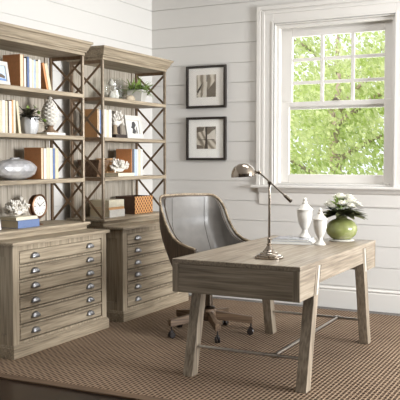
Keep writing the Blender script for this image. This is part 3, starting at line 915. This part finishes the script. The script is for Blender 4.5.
book('tall brown-covered book, page edges out, beside the small blue photo frame', 4.457, 4.500, s1, .246, 'brown', out=True, group=G)
book('thin white book right beside the tall brown one on the top left shelf', 4.501, 4.524, s1, .222, 'white', group=G)
book('thin black book between white and blue books, top shelf of left bookcase', 4.525, 4.537, s1, .232, 'black', .15, group=G)
book('bright blue book on the top shelf of the left bookcase', 4.538, 4.560, s1, .236, 'blue', group=G)
book('thick white book right of the bright blue one, top left shelf', 4.561, 4.592, s1, .225, 'white', group=G)
book('ivory book right of the thick white one, top left shelf', 4.593, 4.614, s1, .218, 'ivory', group=G)
book('pale blue book in the top shelf row of the left bookcase', 4.615, 4.634, s1, .222, 'paleblue', group=G)
book('cream book with a shorter spine right of the pale blue one, top left shelf', 4.635, 4.662, s1, .215, 'cream', group=G)
book('last upright white book before the leaning ones on the top left shelf', 4.663, 4.693, s1, .228, 'white', group=G)
book('brown book leaning against the upright row, top shelf of left bookcase', 4.765, 4.787, s1, .215, 'brown', lean=15, group=G)
book('cream book leaning outermost at the end of the top left shelf row', 4.790, 4.826, s1, .212, 'cream', lean=15, group=G)
G = 'books on the second shelf of the left bookcase'
s2 = SH[2]
for lab, a, c, h_, cl in (('white book at the picture edge in the row left of the potted succulent', 4.192, 4.232, .238, 'white'),
    ('cream book, second from the picture edge, in the row left of the potted succulent', 4.233, 4.258, .232, 'cream'),
    ('white book, third from the picture edge, in the row left of the potted succulent', 4.259, 4.292, .236, 'white'),
    ('cream book, fourth from the picture edge, in the row left of the potted succulent', 4.293, 4.318, .232, 'cream'),
    ('thin dark brown book between cream and white in the row by the succulent', 4.319, 4.331, .238, 'darkbrown'),
    ('white book beside the thin dark brown one in the row by the succulent', 4.332, 4.362, .234, 'white'),
    ('thin tan book near the end of the row by the succulent', 4.363, 4.377, .243, 'tan'),
    ('last upright ivory book of the row by the succulent', 4.378, 4.402, .243, 'ivory')):
    book(lab, a, c, s2, h_, cl, group=G)
book('cream book leaning at the end of the row beside the potted succulent', 4.437, 4.463, s2, .238, 'cream', lean=7.5, group=G)
G = 'books on the third shelf of the left bookcase'
s3 = SH[1]
book('large brown-covered book beside the silver faceted vase', 4.686, 4.716, s3, .242, 'brown', out=True, group=G)
book('white book right after the large brown one beside the silver vase', 4.717, 4.752, s3, .236, 'white', group=G)
book('cream book right of the white one on the silver vase shelf', 4.753, 4.785, s3, .242, 'cream', group=G)
book('ivory book left of the blue one on the silver vase shelf', 4.786, 4.826, s3, .240, 'ivory', group=G)
book('blue book near the end of the row on the silver vase shelf', 4.827, 4.856, s3, .237, 'blue', group=G)
book('last cream book right of the blue one on the silver vase shelf', 4.857, 4.898, s3, .238, 'cream', group=G)
z4 = SH[0]
flatbook('blue book lying flat under a cream one beside the clock', 4.372, 4.615, z4, .058, 'blue', .16, -3.765)
flatbook('cream book lying flat on the blue one, carrying white coral', 4.360, 4.600, z4 + .0584, .024, 'ivory', .155, -3.770)
flatbook('thin white book lying flat under the pineapple finial', 4.715, 4.945, s2 + .0006, .020, 'white', .15, -3.765)
G = 'books on the middle shelves of the right bookcase'
book('tan-covered book seen through the cross brace, second shelf of right bookcase', 5.432, 5.452, s2, .240, 'tan', out=True, group=G)
book('white book right of the tan-covered one behind the metal brace', 5.453, 5.468, s2, .236, 'white', group=G)
book('thin blue book behind the front post of the right bookcase', 5.469, 5.492, s2, .232, 'blue', group=G)
book('white book just right of the front post, left of the white coral', 5.528, 5.572, s2, .242, 'white', group=G)
book('cream book between two white ones left of the tall coral', 5.573, 5.604, s2, .240, 'cream', group=G)
book('white book nearest the tall coral on the second shelf of the right bookcase', 5.605, 5.650, s2, .243, 'white', group=G)
G = 'books on the third shelf of the right bookcase'
book('rust-brown book behind the low coral, third shelf of right bookcase', 5.962, 5.975, s3, .246, 'brown', out=True, group=G)
book('dark grey book between rust-brown and pale books, third shelf of right bookcase', 5.976, 6.014, s3, .246, 'grey', group=G)
book('pale blue-grey book right of the dark grey one, third shelf of right bookcase', 6.015, 6.055, s3, .243, 'paleblue', group=G)
book('white book in the short row right of the low coral', 6.056, 6.085, s3, .245, 'white', group=G)
book('cream book in the short row right of the low coral', 6.086, 6.118, s3, .243, 'cream', group=G)
book('last white book of the short row right of the low coral', 6.119, 6.162, s3, .245, 'white', group=G)
flatbook('thin cream book lying flat under the low white coral', 5.69, 5.955, s3 + .0006, .030, 'ivory', .17, -3.762)
G = 'books stacked flat beside the woven box'
flatbook('thick white book at the bottom of the stack beside the woven box', 5.555, 5.795, z4, .066, 'white', .21, -3.765, G)
flatbook('thin tan book in the middle of the stack beside the woven box', 5.550, 5.790, z4 + .0664, .022, 'tan', .20, -3.768, G)
flatbook('cream book on top of the stack beside the woven box', 5.548, 5.785, z4 + .0888, .062, 'ivory', .21, -3.766, G)

# ------------------------------------------------------------------ ornaments
def coral(name, label, loc, R_, H_, seed, n=60, cat='coral', parent=None, flat=.8, rt_=.011):
    random.seed(seed)
    b = bm_()
    def branch(p, d, L_, r, lvl):
        q = p + d * L_
        tube(b, [p, (p + q) / 2 + rdir(-1, 1) * L_ * .08, q], [r, r * .9, r * .75], 7)
        ball(b, q, r * .95, 1)
        if lvl > 0:
            for _ in range(random.choice((2, 3))):
                nd = (d + rdir(-.6, 1) * .85).normalized()
                branch(q, nd, L_ * random.uniform(.6, .85), r * .85, lvl - 1)
    m_ = int(n / 6)
    for i in range(m_):
        a = 2 * PI * i / m_ + random.uniform(-.3, .3); el = random.uniform(.15, 1.2)
        d = Vector((math.cos(a) * math.cos(el), math.sin(a) * math.cos(el), math.sin(el)))
        branch(Vector((0, 0, .01)), d, .45 * R_ * random.uniform(.7, 1), rt_, 2)
    ball(b, (0, 0, .02), .4 * R_, 2, (1, 1, .5))
    mn = Vector((min(v.co.x for v in b.verts), min(v.co.y for v in b.verts), min(v.co.z for v in b.verts)))
    mxx = Vector((max(v.co.x for v in b.verts), max(v.co.y for v in b.verts), max(v.co.z for v in b.verts)))
    for v in b.verts:
        v.co.x = ((v.co.x - mn.x) / (mxx.x - mn.x) - .5) * 2 * R_ * flat
        v.co.y = ((v.co.y - mn.y) / (mxx.y - mn.y) - .5) * 2 * R_
        v.co.z = (v.co.z - mn.z) / (mxx.z - mn.z) * H_
    o = obj(name, b, CHALK, parent, smooth=True, loc=loc)
    if label: tag(o, label, cat)
    return o
coral('coral', 'white branching coral on the flat books beside the clock', (-3.848, 4.450, z4 + .083), .130, .150, 3, n=120, flat=.6, rt_=.0125)
coral('coral', 'low white coral lying on the flat book, third shelf of right bookcase', (-3.850, 5.815, s3 + .0312), .128, .138, 8, n=96, flat=.6, rt_=.014)

# clock
ck = thing('clock', 'round bronze desk clock with a white face on the lowest shelf', 'clock', (-3.865, 4.715, z4 + .0006), (0, 0, R(-2)))
ck.scale = (.88, .86, .94)
b = bm_(); My = Matrix.Rotation(PI / 2, 3, 'Y')
CB = plain('clock_bronze', (120, 88, 64), .35, .8, noise=.3, scale=30)
lathe(b, [(0, -.035), (.082, -.035), (.092, -.028), (.094, 0), (.094, .018), (.098, .022), (.098, .030), (.090, .034), (.084, .030), (.082, .024), (0, .024)], 40, (0, 0, .155), My)
obj('case', b, CB, ck, smooth='auto')
b = bm_(); lathe(b, [(0, .0245), (.0815, .0245), (.0815, .0265), (0, .0265)], 40, (0, 0, .155), My); fc = obj('dial', b, plain('dial_white', (212, 209, 202), .5), ck)
b = bm_()
for k in range(12):
    a = 2 * PI * k / 12; s_, c_ = math.sin(a), math.cos(a); l = .012 if k % 3 else .018
    bar(b, (.0270, s_ * .072, .155 + c_ * .072), (.0270, s_ * (.072 - l), .155 + c_ * (.072 - l)), .003 if k % 3 else .005, .0006, up=(1, 0, 0))
obj('hour_mark', b, BLACK, fc)
b = bm_(); bar(b, (.0285, 0, .155), (.0285, -.032, .155 + .028), .005, .001, up=(1, 0, 0)); obj('hour_hand', b, BLACK, fc)
b = bm_(); bar(b, (.0300, 0, .155), (.0300, .052, .155 + .030), .0035, .001, up=(1, 0, 0)); lathe(b, [(0, 0), (.005, 0), (.004, .004), (0, .004)], 12, (.0275, 0, .155), My); obj('minute_hand', b, BLACK, fc)
b = bm_()
pts = [(0, .108 * math.sin(a), .155 - .108 * math.cos(a)) for a in [R(x) for x in range(-92, 93, 8)]]
tube(b, pts, .0055, 8)
for s in (-1, 1): tube(b, [(0, s * .0985, .157), (0, s * .122, .157)], .006, 10)
lathe(b, [(.05, 0), (.052, .006), (.03, .012), (.012, .022), (.010, .044), (0, .045)], 24)
obj('stand', b, CB, ck, smooth='auto')

# silver faceted vase
m, nt, bs = _new('mottled_silver'); L = nt.links
tc = nt.nodes.new('ShaderNodeTexCoord'); n1 = nt.nodes.new('ShaderNodeTexNoise'); n1.inputs['Scale'].default_value = 14; n1.inputs['Detail'].default_value = 6
L.new(tc.outputs['Object'], n1.inputs[0]); r_ = nt.nodes.new('ShaderNodeValToRGB'); e = r_.color_ramp.elements
e[0].position = .3; e[0].color = srgb((160, 160, 163)); e[1].position = .7; e[1].color = srgb((214, 212, 210))
L.new(n1.outputs[0], r_.inputs[0]); L.new(r_.outputs[0], bs.inputs[0]); bs.inputs['Roughness'].default_value = .24; bs.inputs['Metallic'].default_value = .35
b = bm_()
random.seed(9)
seg, rows = 16, 9
prof = []
rg = []
for j in range(rows + 1):
    ph = PI * j / rows
    rr_ = .215 * math.sin(ph) ** .8; zz = -.078 * math.cos(ph)
    if j in (0, rows): rr_ = .05
    rg.append([b.verts.new((rr_ * .52 * math.cos(2 * PI * (k + .5 * (j % 2)) / seg) * random.uniform(.96, 1.03), rr_ * math.sin(2 * PI * (k + .5 * (j % 2)) / seg) * random.uniform(.97, 1.03), zz + .078)) for k in range(seg)])
for j in range(rows):
    for k in range(seg):
        a, c = rg[j], rg[j + 1]
        if j % 2 == 0: b.faces.new((a[k], a[(k + 1) % seg], c[k])); b.faces.new((a[(k + 1) % seg], c[(k + 1) % seg], c[k]))
        else: b.faces.new((a[k], c[(k + 1) % seg], c[k])); b.faces.new((a[k], a[(k + 1) % seg], c[(k + 1) % seg]))
b.faces.new(rg[0][::-1])
b.faces.new(rg[-1])
sv = thing('silver_vase', 'wide oval silver faceted vase lying low on the third shelf', 'vase', (-3.865, 4.462, s3 + .0006))
obj('body', b, m, sv)
b = bm_(); lathe(b, [(.045, .1562), (.05, .162), (.042, .165), (.030, .163)], 20, (0, 0, 0), Matrix.Diagonal((.52, 1, 1)))
obj('rim', b, m, sv, smooth='auto')

# potted succulent in a ribbed white cup
sp = thing('potted_plant', 'dark-leaved plant in a silvery ribbed cup on the second shelf', 'plant', (-3.845, 4.605, s2 + .0006))
b = bm_(); seg = 36; rg = []
for r_0, z in ((.040, .0), (.052, .006), (.064, .035), (.069, .075), (.066, .11), (.070, .128), (.064, .128), (.060, .115), (.0, .112)):
    if r_0 == 0: rg.append([b.verts.new((0, 0, z))])
    else: rg.append([b.verts.new((r_0 * (1 + .035 * math.cos(9 * 2 * PI * k / seg)) * math.cos(2 * PI * k / seg), r_0 * (1 + .035 * math.cos(9 * 2 * PI * k / seg)) * math.sin(2 * PI * k / seg), z)) for k in range(seg)])
for a, c in zip(rg, rg[1:]):
    for k in range(seg):
        j = (k + 1) % seg
        if len(c) == 1: b.faces.new((a[k], a[j], c[0]))
        else: b.faces.new((a[k], a[j], c[j], c[k]))
b.faces.new(rg[0][::-1])
obj('pot', b, plain('silver_glaze', (206, 206, 206), .25, .25, noise=.1, scale=10), sp, smooth='auto')
random.seed(12); b = bm_()
for i in range(80):
    dd_ = rdir(-.05, .9); st = Vector((-.01, -.012, .125)) + dd_ * random.uniform(.0, .055)
    leafblade(b, st, dd_, random.uniform(.05, .10), random.uniform(.016, .03), .35, 4)
for i in range(12):   # trailing stem to the right
    st = Vector((.04, .05 + i * .009, .125 + .02 * math.sin(i * .5) - i * .005)); leafblade(b, st, rdir(-.4, .8), .035, .02, .2, 3)
tube(b, [(.02, .03, .12), (.04, .08, .125), (.04, .155, .085)], .003, 6)
o = obj('foliage', b, plain('succulent_dark', (62, 58, 44), .5, noise=.5, scale=25), sp, smooth=True); o['kind'] = 'stuff'
b = bm_()
for st, n_ in (((-.01, .0, .19), 5), ((.03, .03, .20), 5), ((.04, .06, .155), 5), ((.04, .135, .10), 5)):
    for i in range(n_): leafblade(b, st, rdir(-.1, 1), .035, .022, .1, 3)
o = obj('young_leaves', b, plain('succulent_green', (140, 164, 84), .45), sp, smooth=True); o['kind'] = 'stuff'

# pineapple finial
pn = thing('pineapple_finial', 'white scaly pineapple finial on a brown foot', 'ornament', (-3.850, 4.862, s2 + .0212))
b = bm_(); lathe(b, [(0, 0), (.062, 0), (.064, .006), (.052, .014), (.030, .026), (.022, .042), (.028, .052), (.030, .0545), (0, .055)], 28)
obj('foot', b, plain('carved_brown', (128, 104, 82), .6, noise=.2, scale=30), pn, smooth='auto')
b = bm_(); seg, rows = 72, 60; rg = []
for j in range(rows + 1):
    q = j / rows; zz = .0555 + .205 * q
    r0 = .074 * (math.sin(PI * min(.985, .10 + .88 * q)) ** .72) * (1.06 - .22 * q)
    ring = []
    for k in range(seg):
        a = 2 * PI * k / seg
        s1_ = (8 * a / (2 * PI) + q * 7) % 1; s2_ = (8 * a / (2 * PI) - q * 7) % 1
        hgt = min(math.sin(PI * s1_), math.sin(PI * s2_)) ** .8
        rr_ = r0 * (.86 + .16 * hgt); ring.append(b.verts.new((rr_ * math.cos(a), rr_ * math.sin(a), zz + .006 * hgt)))
    rg.append(ring)
for a, c in zip(rg, rg[1:]):
    for k in range(seg): b.faces.new((a[k], a[(k + 1) % seg], c[(k + 1) % seg], c[k]))
b.faces.new(rg[0][::-1]); b.faces.new(rg[-1])
obj('scales', b, CHALK, pn, smooth=True)
b = bm_(); lathe(b, [(0, .2655), (.022, .2655), (.018, .274), (.008, .282), (0, .284)], 16); obj('tip', b, CHALK, pn, smooth=True)

# small standing photo frames
def photo_frame(label, yc, z, w, h, xf, picfn, edge=(208, 204, 196), lean=10, turn=0, bw=.032):
    t = thing('photo_frame', label, 'photo frame', (xf, yc, z + .0008), (0, -R(lean), R(turn)))
    b = bm_()
    for (a, c, d, e_) in ((-w / 2, w / 2, 0, bw), (-w / 2, w / 2, h - bw, h), (-w / 2, -w / 2 + bw, bw, h - bw), (w / 2 - bw, w / 2, bw, h - bw)):
        box(b, 0, .016, a, c, d, e_)
    obj('frame', b, plain('frame_white', edge, .5), t, bevel=.003)
    b = bm_(); box(b, .002, .006, -w / 2 + bw, w / 2 - bw, bw, h - bw); im = obj('picture', b, plain('photo_ground_%d' % len(MATS), picfn[0], .4), t)
    for nm, poly, clr in picfn[1]:
        b = bm_(); prism(b, poly, 'x', .0062, .0068 + .0003 * picfn[1].index((nm, poly, clr))); obj(nm, b, plain('ink_%d_%d_%d' % clr, clr, .5), im)
    b = bm_(); box(b, -.004, -.0004, -w / 2 + .004, w / 2 - .004, .004, h - .004); obj('backing', b, plain('frame_back', (140, 100, 66), .7), t)
    b = bm_(); L0 = h * .75
    a_ = R(lean)
    # easel strut, foot on the shelf
    foot = Vector((-math.cos(a_) * .075, 0, 0)); ft = Vector((foot.x * math.cos(a_) , 0, 0))
    fx = -.085 * math.cos(a_); fz = .085 * math.sin(a_)
    bar(b, (-.0065, 0, L0), (-.085, 0, (.004 + .085 * math.sin(a_)) / math.cos(a_)), .03, .003, up=(1, 0, 0))
    obj('easel_strut', b, plain('frame_back', (140, 100, 66), .7), t)
    return t
photo_frame('white photo frame holding a blue beach picture beside the tall brown book', 4.262, s1, .175, .175, -3.800,
            ((190, 206, 226), [('rock', [(-.04, .06), (.04, .052), (.045, .07), (.0, .085), (-.04, .08)], (96, 84, 72)), ('sea', [(-.053, .032), (.053, .032), (.053, .05), (-.053, .05)], (110, 140, 190))]), lean=9, turn=8)
photo_frame('white-framed photo with a dark plant picture next to the tall coral', 6.045, s2, .245, .215, -3.815,
            ((212, 210, 204), [('figure', [(-.03, .05), (.015, .045), (.03, .07), (.012, .10), (.04, .13), (.02, .16), (-.015, .155), (-.025, .12), (-.04, .105), (-.015, .09)], (58, 56, 56)), ('shadow', [(.03, .05), (.055, .05), (.05, .12), (.035, .10)], (110, 108, 106))]), lean=10, turn=-4, bw=.045)
photo_frame('pale photo frame at the picture edge on the lowest shelf of the left bookcase', 4.168, z4, .105, .215, -3.80,
            ((150, 160, 178), [('figure', [(-.02, .06), (.02, .06), (.012, .15), (-.012, .15)], (104, 110, 124))]), edge=(214, 214, 218), lean=9, bw=.022)

# glass jar with shells
jr = thing('glass_jar', 'clear glass jar of white shells on the top shelf of the right bookcase', 'jar', (-3.870, 5.755, s1 + .0006))
b = bm_()
prof = [(.104, 0), (.108, .006), (.108, .165), (.100, .178), (.102, .186)]
inner = [(.098, .186), (.096, .178), (.104, .163), (.104, .007), (.100, .005)]
lathe(b, prof, 36); b.faces.ensure_lookup_table()
bm2 = bm_()
full = [(0, 0)] + prof + inner + [(0, .005)]
b.free(); b = bm2; lathe(b, full, 36)
obj('jar_glass', b, JARGLASS, jr, smooth='auto')
random.seed(21)
SHG = 'white shells inside the glass jar'
def shell_mesh_(b, r, twist=4):
    seg, rows = 18, 14; rg = []
    for j in range(rows + 1):
        q = j / rows; rr_ = r * (math.sin(PI * min(.98, .12 + .85 * q)) ** .8) * (1.1 - .6 * q)
        rg.append([b.verts.new((rr_ * (1 + .10 * math.cos(6 * (2 * PI * k / seg + twist * q))) * math.cos(2 * PI * k / seg), rr_ * (1 + .10 * math.cos(6 * (2 * PI * k / seg + twist * q))) * math.sin(2 * PI * k / seg), 2.1 * r * q)) for k in range(seg)])
    for a, c in zip(rg, rg[1:]):
        for k in range(seg): b.faces.new((a[k], a[(k + 1) % seg], c[(k + 1) % seg], c[k]))
    b.faces.new(rg[0][::-1]); b.faces.new(rg[-1])
for lab, x, y, z, r, rot in (('small round white shell low at the left inside the glass jar', .030, -.050, .006, .032, (0, 0, 0)), ('large upright white shell at the right inside the glass jar', .006, .034, .006, .044, (0, 0, 1)),
                         ('white shell resting at the back of the glass jar', -.054, -.006, .006, .030, (0, 0, 2)), ('white shell lying on top of the others in the jar', -.005, .0, .112, .028, (0, 0, .5))):
    b = bm_(); shell_mesh_(b, r * 1.1)
    o = obj('shell', b, CHALK, None, smooth=True, loc=(-3.870 + x, 5.755 + y, s1 + .0006 + z * (1.12 if z > .05 else 1)), rot=rot); tag(o, lab, 'shell', SHG)

# tan stone
b = bm_(); ball(b, (0, 0, 0), .05, 3, (.7, 1.25, .62))
random.seed(5)
for v in b.verts: v.co *= 1 + .05 * math.sin(v.co.x * 70 + 1) * math.cos(v.co.y * 60)
mz = min(v.co.z for v in b.verts)
for v in b.verts: v.co.z = max(v.co.z, mz + .012) - (mz + .012)
o = obj('stone', b, plain('tan_stone', (178, 164, 142), .8, noise=.2, scale=30, bump=.4), None, smooth='auto', loc=(-3.790, 5.935, s1 + .0006)); tag(o, 'tan rounded stone between the glass jar and the square plant pot', 'stone')

# grass in a square white pot
gp = thing('potted_grass', 'green grassy plant in a square white tapered pot on the top shelf', 'plant', (-3.850, 6.150, s1 + .0006), (0, 0, R(12)))
b = bm_()
def sq(s, z): return [(-s, -s, z), (s, -s, z), (s, s, z), (-s, s, z)]
rg = [[b.verts.new(p) for p in sq(s, z)] for s, z in ((.052, 0), (.078, .105), (.078, .115), (.070, .115), (.068, .095))]
for a, c in zip(rg, rg[1:]):
    for k in range(4): b.faces.new((a[k], a[(k + 1) % 4], c[(k + 1) % 4], c[k]))
b.faces.new(rg[0][::-1]); b.faces.new(rg[-1])
obj('pot', b, WHITE_CER, gp, bevel=.002)
random.seed(31)
b = bm_()
def blades(b, n, lo, hi, Lr, W_):
    for i in range(n):
        dd_ = rdir(lo, hi); st = Vector((random.uniform(-.06, .06), random.uniform(-.06, .06), .098))
        leafblade(b, st, dd_, random.uniform(*Lr), W_, random.uniform(.1, .5), 5)
blades(b, 210, .12, .95, (.10, .21), .013)
for v in b.verts:
    v.co.x = max(-.17, min(.17, v.co.x)); v.co.y = max(-.24, min(.24, v.co.y)); v.co.z = min(.265, v.co.z)
o = obj('foliage', b, plain('grass_green', (140, 164, 84), .5, noise=.35, scale=12), gp); o['kind'] = 'stuff'
b = bm_(); blades(b, 60, .2, .98, (.06, .13), .012)
o = obj('inner_leaves', b, plain('grass_dark', (58, 62, 50), .6), gp); o['kind'] = 'stuff'; o['label'] = 'dark leaves in the centre'

# tall coral on a dark stand
cs = thing('coral_on_stand', 'white coral mounted on a dark block stand beside the photo frame', 'coral', (-3.850, 5.800, s2 + .0006))
b = bm_(); box(b, -.05, .05, -.080, .095, 0, .034); obj('stand', b, plain('stand_dark', (48, 38, 32), .5), cs, bevel=.004)
b = bm_(); box(b, -.045, -.02, -.02, .09, .0342, .15); obj('back_block', b, plain('stand_dark', (48, 38, 32), .5), cs, bevel=.004)
b = bm_(); lathe(b, [(.03, .0342), (.022, .05), (.018, .10), (.024, .118)], 20, (0, -.03, 0)); obj('pillar', b, plain('pillar_tan', (150, 132, 108), .6), cs, smooth='auto')
c_ = coral('coral', None, (0.0, -.015, .095), .100, .155, 17, n=54, parent=cs, flat=.6, rt_=.014)

# dark wooden trough seen through the brace
b = bm_()
q = [(-.055, -.045, 0), (.055, -.045, 0), (.055, .045, 0), (-.055, .045, 0)]
rg = [[b.verts.new(p) for p in ((-a, -c, z), (a, -c, z), (a, c, z), (-a, c, z))] for a, c, z in ((.065, .042, 0), (.115, .080, .135), (.115, .080, .148), (.105, .070, .148), (.060, .036, .015))]
for a, c in zip(rg, rg[1:]):
    for k in range(4): b.faces.new((a[k], a[(k + 1) % 4], c[(k + 1) % 4], c[k]))
b.faces.new(rg[0][::-1]); b.faces.new(rg[-1])
o = obj('wooden_bowl', b, darkwood('X'), None, bevel=.003, loc=(-3.900, 5.512, s3 + .0006)); o.data.materials[0] = wood('bowl_wood', (78, 58, 42), (104, 80, 60), (128, 102, 78), 'Y'); tag(o, 'dark brown flared wooden bowl behind the near brace of the right bookcase', 'bowl')
b = bm_(); box(b, -.055, .055, -.092, .092, 0, .130)
bx = thing('tan_box', 'small tan box standing behind the low white coral', 'box', (-3.995, 5.865, s3 + .0006))
obj('body', b, plain('box_tan', (200, 160, 116), .7, noise=.12, scale=40), bx, bevel=.003)
b = bm_(); box(b, -.058, .058, -.095, .095, .1302, .160); obj('lid', b, plain('box_tan', (200, 160, 116), .7), bx, bevel=.003)

# woven box
def weave_mat():
    m, nt, bs = _new('woven_rattan'); L = nt.links
    tc = nt.nodes.new('ShaderNodeTexCoord'); sep = nt.nodes.new('ShaderNodeSeparateXYZ'); L.new(tc.outputs['Object'], sep.inputs[0])
    def mth(op, a, b_=None):
        n = nt.nodes.new('ShaderNodeMath'); n.operation = op
        for i, v in enumerate((a, b_)):
            if v is None: continue
            if isinstance(v, (int, float)): n.inputs[i].default_value = v
            else: L.new(v, n.inputs[i])
        return n.outputs[0]
    p1 = mth('ABSOLUTE', mth('SINE', mth('MULTIPLY', mth('ADD', sep.outputs[1], sep.outputs[2]), PI / .046)))
    p2 = mth('ABSOLUTE', mth('SINE', mth('MULTIPLY', mth('SUBTRACT', sep.outputs[1], sep.outputs[2]), PI / .046)))
    h = mth('MULTIPLY', p1, p2)
    r_ = nt.nodes.new('ShaderNodeValToRGB'); e = r_.color_ramp.elements
    e[0].position = .1; e[0].color = srgb((206, 150, 94)); e[1].position = .75; e[1].color = srgb((88, 52, 28)); L.new(h, r_.inputs[0])
    L.new(r_.outputs[0], bs.inputs[0]); bs.inputs['Roughness'].default_value = .6
    bp = nt.nodes.new('ShaderNodeBump'); bp.invert = True; bp.inputs['Strength'].default_value = .6; bp.inputs['Distance'].default_value = .004
    L.new(h, bp.inputs['Height']); L.new(bp.outputs[0], bs.inputs['Normal'])
    return m
wb = thing('woven_box', 'open dark box with a woven rattan front on the lowest right shelf', 'box', (-3.900, 6.163, z4 + .0006))
b = bm_(); W2, D2, H2 = .156, .105, .162; q = .010
box(b, -D2, D2, -W2, W2, 0, q); box(b, -D2, D2, -W2, -W2 + q, q, H2); box(b, -D2, D2, W2 - q, W2, q, H2); box(b, -D2, -D2 + q, -W2 + q, W2 - q, q, H2); box(b, D2 - q, D2, -W2 + q, W2 - q, q, H2)
obj('body', b, plain('box_dark', (70, 48, 34), .6, noise=.2, scale=40), wb, bevel=.002)
b = bm_(); box(b, D2 + .0003, D2 + .005, -W2, W2, .002, H2); obj('woven_front', b, weave_mat(), wb)

# ------------------------------------------------------------------ outside the window
b = bm_(); box(b, -14, 8, 7.6, 30, -.5, -.4)
struct('ground', b, plain('lawn', (120, 150, 70), .9, noise=.3, scale=2), 'green lawn outside the window', 'lawn')
def leaf_mat(name, c1, c2):
    m, nt, bs = _new(name); L = nt.links
    tc = nt.nodes.new('ShaderNodeTexCoord'); n1 = nt.nodes.new('ShaderNodeTexNoise'); n1.inputs['Scale'].default_value = 3.0; n1.inputs['Detail'].default_value = 4
    L.new(tc.outputs['Object'], n1.inputs[0]); r_ = nt.nodes.new('ShaderNodeValToRGB'); e = r_.color_ramp.elements
    e[0].position = .38; e[0].color = srgb(c1); e[1].position = .62; e[1].color = srgb(c2)
    L.new(n1.outputs[0], r_.inputs[0]); L.new(r_.outputs[0], bs.inputs[0]); bs.inputs['Roughness'].default_value = .6
    tl = nt.nodes.new('ShaderNodeBsdfTranslucent'); L.new(r_.outputs[0], tl.inputs[0])
    mx = nt.nodes.new('ShaderNodeMixShader'); mx.inputs[0].default_value = .5
    L.new(bs.outputs[0], mx.inputs[1]); L.new(tl.outputs[0], mx.inputs[2]); L.new(mx.outputs[0], nt.nodes['Material Output'].inputs[0])
    return m
LM1 = leaf_mat('tree_leaves', (186, 206, 110), (236, 240, 190)); LM2 = leaf_mat('hedge_leaves', (190, 206, 120), (232, 238, 190))
BARK = plain('bark', (176, 156, 142), .9, noise=.2, scale=8, bump=.5)
def tree(label, x, y, H_, cr, n, mat, seed, lo=1.0, branches=8):
    random.seed(seed)
    t = thing('tree', label, 'tree', (x, y, -.4), group='trees outside the window')
    b = bm_(); tube(b, [(0, 0, 0), (.05, 0, H_ * .3), (-.03, .05, H_ * .6), (.05, 0, H_ * .9)], [.13, .10, .07, .03], 10)
    tr_ = obj('trunk', b, BARK, t, smooth=True)
    tips = []
    b = bm_()
    for i in range(branches):
        a = 2 * PI * i / branches + random.uniform(-.3, .3); z = H_ * random.uniform(.3, .75); L_ = cr * random.uniform(.6, .95)
        e1 = Vector((math.cos(a) * L_ * .5, math.sin(a) * L_ * .5, z + L_ * .3)); e2 = Vector((math.cos(a) * L_, math.sin(a) * L_, z + L_ * .45))
        tube(b, [(0, 0, z), e1, e2], [.045, .03, .012], 7); tips += [e1, e2]
    obj('branches', b, BARK, t, smooth=True)
    b = bm_()
    for i in range(n):
        if random.random() < .55:
            c = random.choice(tips) + rdir(-1, 1) * random.uniform(0, .75)
        else:
            c = Vector((0, 0, H_ * .62)) + rdir(-1, 1) * cr * random.random() ** .5
            c.z = H_ * .62 + (c.z - H_ * .62) * (H_ * .42 / cr)
        if c.z < lo: c.z = lo + random.random() * .6
        nrm = rdir(-1, 1); s = nrm.orthogonal().normalized(); u = nrm.cross(s); r = random.uniform(.03, .058) * (1 + max(0, y - 11) * .06)
        b.faces.new([b.verts.new(c + s * r * .5), b.verts.new(c + u * r), b.verts.new(c - s * r * .5), b.verts.new(c - u * r)])
    o = obj('foliage', b, mat, t); o['kind'] = 'stuff'
tree('nearest leafy pale green tree, filling the lower window pane', -3.35, 10.6, 3.3, 1.45, 9000, LM1, 1)
tree('farther tree showing pale above the nearest one', -5.0, 15.8, 4.9, 2.0, 9000, LM2, 2, lo=.5)
